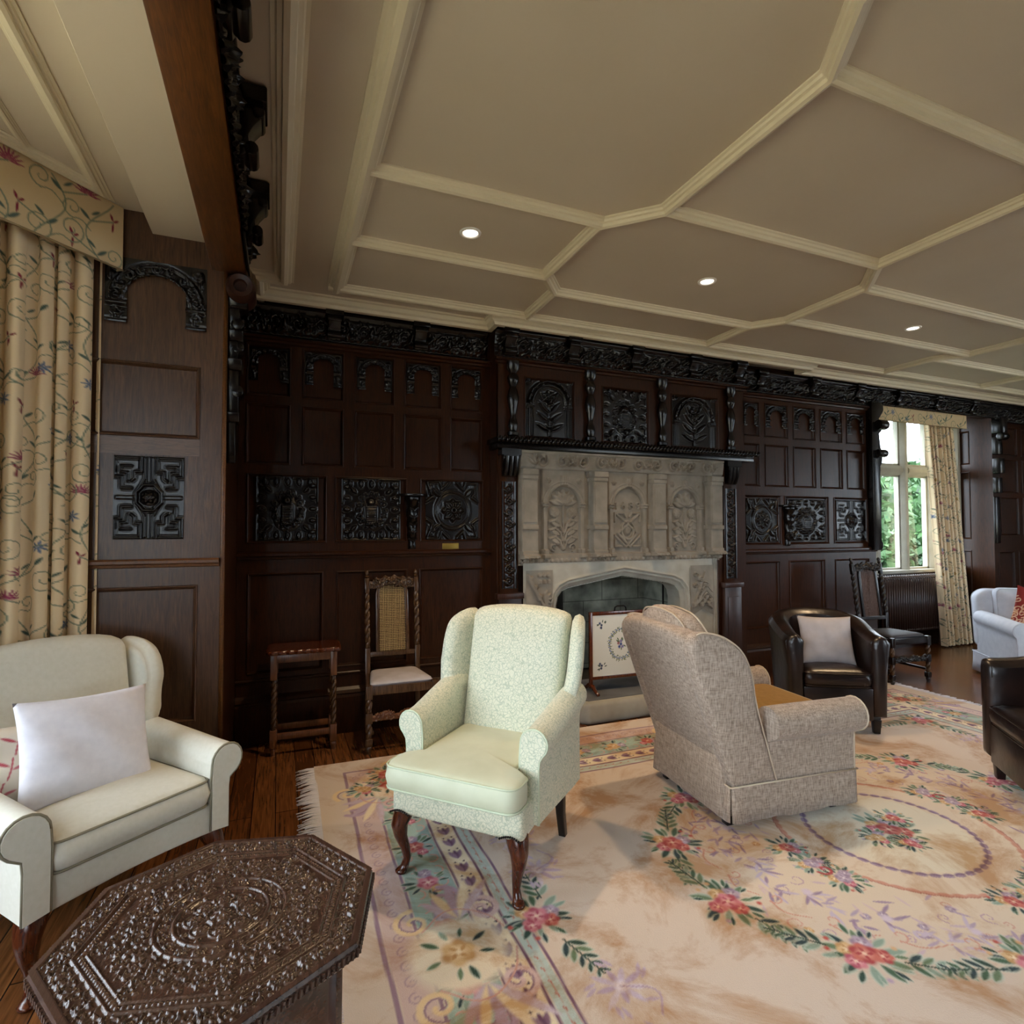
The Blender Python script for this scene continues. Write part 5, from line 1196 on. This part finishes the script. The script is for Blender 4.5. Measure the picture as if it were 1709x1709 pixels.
tub_chair('dark brown leather tub chair holding a beige cushion, beyond the linen chair', (3.90, 3.15), R_(-31.4))
tub_chair('dark brown leather tub chair cut off by the right edge of the picture', (3.94, 1.71), R_(-133))
pillow('cushion', 'square beige cushion leaning in the dark leather tub chair', .39, .37, .13, 'seat_velvet', (3.90, 3.13, .64), (R_(-16), 0, R_(-31.4)))

# ---- white sofa
sf = thing('sofa', 'white slipcovered sofa with rolled arms and kick pleated skirt near the far window', 'sofa', (7.05, 2.88, 0), R_(-40))
hw = .72
pad(fillet([(-hw, -.40), (hw, -.40), (hw, .36), (-hw, .36)], .03), .30, .02, .0, 0, lambda u, v, w_: (u, v, .06+w_), 'sofa_cotton', 'seat_base', sf)
ol = fillet([(-hw-.02, .28), (hw+.02, .28), (hw+.02, .80), (hw-.06, .86), (-hw+.06, .86), (-hw-.02, .80)], .05)
pad(ol, .15, .03, .01, .01, lambda u, v, w_: (u, .44+.12*(v-.3)-w_, v), 'sofa_cotton', 'backrest', sf, 'sofa_cotton', [.03])
for s in (-1, 1):
    arm(s, hw-.10, .555, .075, -.42, .36, .2, sf, 'sofa_cotton', 'sofa_cotton', .02, lower=.06, thick=.12)
    x0, x1 = (-hw+.11, -.005) if s < 0 else (.005, hw-.11)
    pad(fillet([(x0, -.43), (x1, -.43), (x1, .25), (x0, .25)], .04), .15, .03, .03, 0, lambda u, v, w_: (u, v, .34+w_), 'sofa_cotton', 'seat_cushion', sf, 'sofa_cotton', [.02, .13])
    pad(fillet([(x0, .46), (x1, .46), (x1, .88), (x0, .88)], .07), .16, .04, .05, 0, lambda u, v, w_: (u, .32+.16*(v-.4)-w_, v), 'sofa_cotton', 'back_cushion', sf, 'sofa_cotton', [.13])
skirt(sf, -hw-.03, hw+.03, -.42, .42, .03, .22, 'sofa_cotton', 'sofa_cotton')
def paisley(c):
    rn = random.Random(4)
    for k in range(40):
        x, z = rn.uniform(-.22, .22), rn.uniform(-.22, .22); c.scroll(x, z, .035, rn.uniform(0, 6), 1.2, 1, .012, 'c9a58a'); c.leaf(x, z, .05, .02, rn.uniform(0, 6), 'b98a6a')
pillow('cushion', 'dark red paisley cushion leaning on the white sofa', .42, .40, .13, 'needlework', (6.66, 3.08, .70), (R_(-18), R_(20), R_(-40)), ('7a2a26', paisley))

# ---- barley twist side table
st = thing('side_table', 'small oak side table with scalloped top and barley twist legs against the panelling', 'side table', (.174, 4.20, 0), R_(-2))
c = fillet([(-.235, -.17), (.235, -.17), (.235, .13), (-.235, .13)], .02); cd_ = dense(c, .012)
m = MB(); sc_ = []
for x, y in cd_: q = .006*math.cos((x+y)*120); l = math.hypot(x, y); sc_.append((x*(1+q/l), y*(1+q/l)))
m.loft([[(x*f, y*f, z) for x, y in sc_] for f, z in ((.9, .668), (.97, .672), (1.0, .682), (.995, .69), (.97, .693), (.95, .698))]); m.build('table_top', 'mahogany', st, smooth='auto')
LX, LY = .19, .10
m = MB()
m = MB().box(-LX, LX, -LY-.012, -LY+.012, .61, .668); m.build('apron', 'oak_stand', st, bevel=.003)
MB().box(-LX, LX, LY-.012, LY+.012, .61, .668).build('apron', 'oak_stand', st, bevel=.003)
for s in (-1, 1): MB().box(s*LX-.012, s*LX+.012, -LY, LY, .61, .668).build('apron', 'oak_stand', st, bevel=.003)
def twist_leg(t, x, y, blocks, twists, w=.021, foot=True, mat='oak_stand', nm='leg', r=.021):
    m = MB()
    for a, b in blocks: m.box(x-w, x+w, y-w, y+w, a, b)
    o = m.build(nm, mat, t, bevel=.003); m = MB()
    for a, b, tn in twists: m.twist(x, y, a, b, r, tn, 14, 2, .62); 
    m.build('barley_twist', 'oak_chair', o, smooth=True)
    if foot: MB().lathe([(.012, .055), (.02, .045), (.021, .03), (.014, .015), (.017, .0)], 12, x, y).build('foot', mat, o, smooth='auto')
    return o
for sx_ in (-1, 1):
    for sy_ in (-1, 1): twist_leg(st, sx_*LX, sy_*LY, [(.50, .668), (.055, .17)], [(.17, .50, 3.5)])
for sy_ in (-1, 1): MB().box(-LX, LX, sy_*LY-.01, sy_*LY+.01, .105, .145).build('stretcher', 'oak_stand', st, bevel=.003)
for s in (-1, 1): MB().box(s*LX-.01, s*LX+.01, -LY, LY, .105, .145).build('stretcher', 'oak_stand', st, bevel=.003)

# ---- cane backed chairs
def cane_chair(label, loc, rz, seatmat, mat='oak_chair'):
    t = thing('cane_chair', label, 'chair', (*loc, 0), rz, 'tall cane backed barley twist chairs')
    WF, WB, yf, yb_ = .225, .185, -.20, .19
    for s in (-1, 1):
        twist_leg(t, s*WF, yf, [(.36, .45), (.20, .27), (.05, .10)], [(.27, .36, .8), (.10, .20, .9)], .022, True, mat, r=.026)
        # rear leg and back post in one, slightly raked
        m = MB(); m.box(s*WB-.018, s*WB+.018, yb_-.018, yb_+.018, 0, .62)
        rk = lambda v: Vector((v.x, v.y+.13*max(0, v.z-.45)**1.2, v.z))
        o = m.xf(rk).build('back_post', mat, t, bevel=.003)
        MB().box(s*WB-.017, s*WB+.017, yb_-.017, yb_+.017, 1.02, 1.13).xf(rk).build('post_block', mat, o, bevel=.003)
        MB().twist(s*WB, yb_, .62, 1.02, .023, 3.2, 14, 2, .62).xf(rk).build('barley_twist', mat, o, smooth=True)
        MB().lathe([(.01, 1.13), (.018, 1.14), (.01, 1.15), (.017, 1.165), (.014, 1.18), (.004, 1.19)], 12, s*WB, yb_).xf(rk).build('finial', mat, o, smooth='auto')
        MB().box(s*.20-.009, s*.20+.009, yf, yb_, .12, .145).build('stretcher', mat, t, bevel=.003)
        MB().prism([(s*WF-.016, yf), (s*WF+.016, yf), (s*WB+.016, yb_), (s*WB-.016, yb_)], 'z', .375, .435).build('seat_rail', mat, t, bevel=.003)
    MB().box(-WF, WF, yf-.014, yf+.014, .385, .44).build('seat_rail', mat, t, bevel=.003); MB().box(-WB, WB, yb_-.012, yb_+.012, .375, .435).build('seat_rail', mat, t, bevel=.003)
    c = Cv(2*WF-.04, .075, .004, -WF+.02, .205, base=.008); acanthus(c, -WF+.02, WF-.02, .21, .275, .09, .012); c.mask = ~((c.Z > .262+.012*np.sin(c.X*40)) | (c.Z < .212))
    o = grid_obj('carved_stretcher', c, 'oak_stand' if mat == 'oak_chair' else mat, t); o.location = (0, yf-.002, 0); md = o.modifiers.new('t', 'SOLIDIFY'); md.thickness = .016
    pad(fillet([(-WF+.012, yf+.012), (WF-.012, yf+.012), (WB-.02, yb_-.02), (-WB+.02, yb_-.02)], .03), .035, .014, .022, 0, lambda u, v, w_: (u, v, .432+w_), seatmat, 'seat_pad', t)
    rk2 = lambda v: Vector((v.x, yb_+v.y+.13*max(0, v.z-.45)**1.2, v.z))
    # cresting, lower rail, splat frame, cane
    cc = Cv(2*WB-.03, .115, .004, -WB+.015, 1.045, base=.01); acanthus(cc, -WB+.02, WB-.02, 1.06, 1.13, .08, .014); cc.petals(0, 1.10, .04, 7, .014)
    cc.mask = (cc.Z < 1.105+.04*np.cos(cc.X/WB*PI*.5)+.008*np.sin(cc.X*90)) & (cc.Z > 1.05+.03*np.clip(1-(cc.X/.09)**2, 0, 1))
    o = grid_obj('carved_crest', cc, mat, t, lambda c: np.stack([c.X, yb_-.012-c.A+.13*np.maximum(0, c.Z-.45)**1.2, c.Z], -1)); md = o.modifiers.new('t', 'SOLIDIFY'); md.thickness = .022; md.offset = -1
    MB().box(-WB, WB, -.012, .012, .555, .59).xf(rk2).build('lower_back_rail', mat, t, bevel=.003)
    for s in (-1, 1): MB().prism([(s*.098, .58), (s*.124, .58), (s*.122, 1.02), (s*.105, 1.08), (s*.09, 1.06), (s*.096, 1.02)], 'y', -.012, .012).xf(rk2).build('splat_frame', mat, t, bevel=.003)
    cv = Cv(.20, .49, .0022, -.10, .585); X, Z = cv.X, cv.Z; pw = .0125
    hole = (np.hypot(((X+10) % pw)-pw/2, ((Z+10) % pw)-pw/2) < pw*.30)
    cv.mask = ~hole & ~((Z > 1.03) & (np.hypot(X/.10, (Z-1.03)/.045) > 1))
    o = grid_obj('cane_panel', cv, 'cane' if mat == 'oak_chair' else 'dark_cane', t, lambda c: np.stack([c.X, yb_-.002+.13*np.maximum(0, c.Z-.45)**1.2, c.Z], -1), smooth=False); md = o.modifiers.new('t', 'SOLIDIFY'); md.thickness = .003
    return t
plain('cane', 'a98a58', .6, nscale=60, c2='b99a68')
plain('dark_cane', '5a4338', .6)
plain('dark_seat', '3a3a40', .6)
cane_chair('tall carved oak chair with golden cane back and pale seat beside the green armchair', (.80, 4.10), R_(-1), 'seat_velvet')
cane_chair('tall dark cane backed chair with dark seat behind the leather tub chair, by the radiator', (5.66, 3.82), R_(-6), 'dark_seat', 'dark_leg')
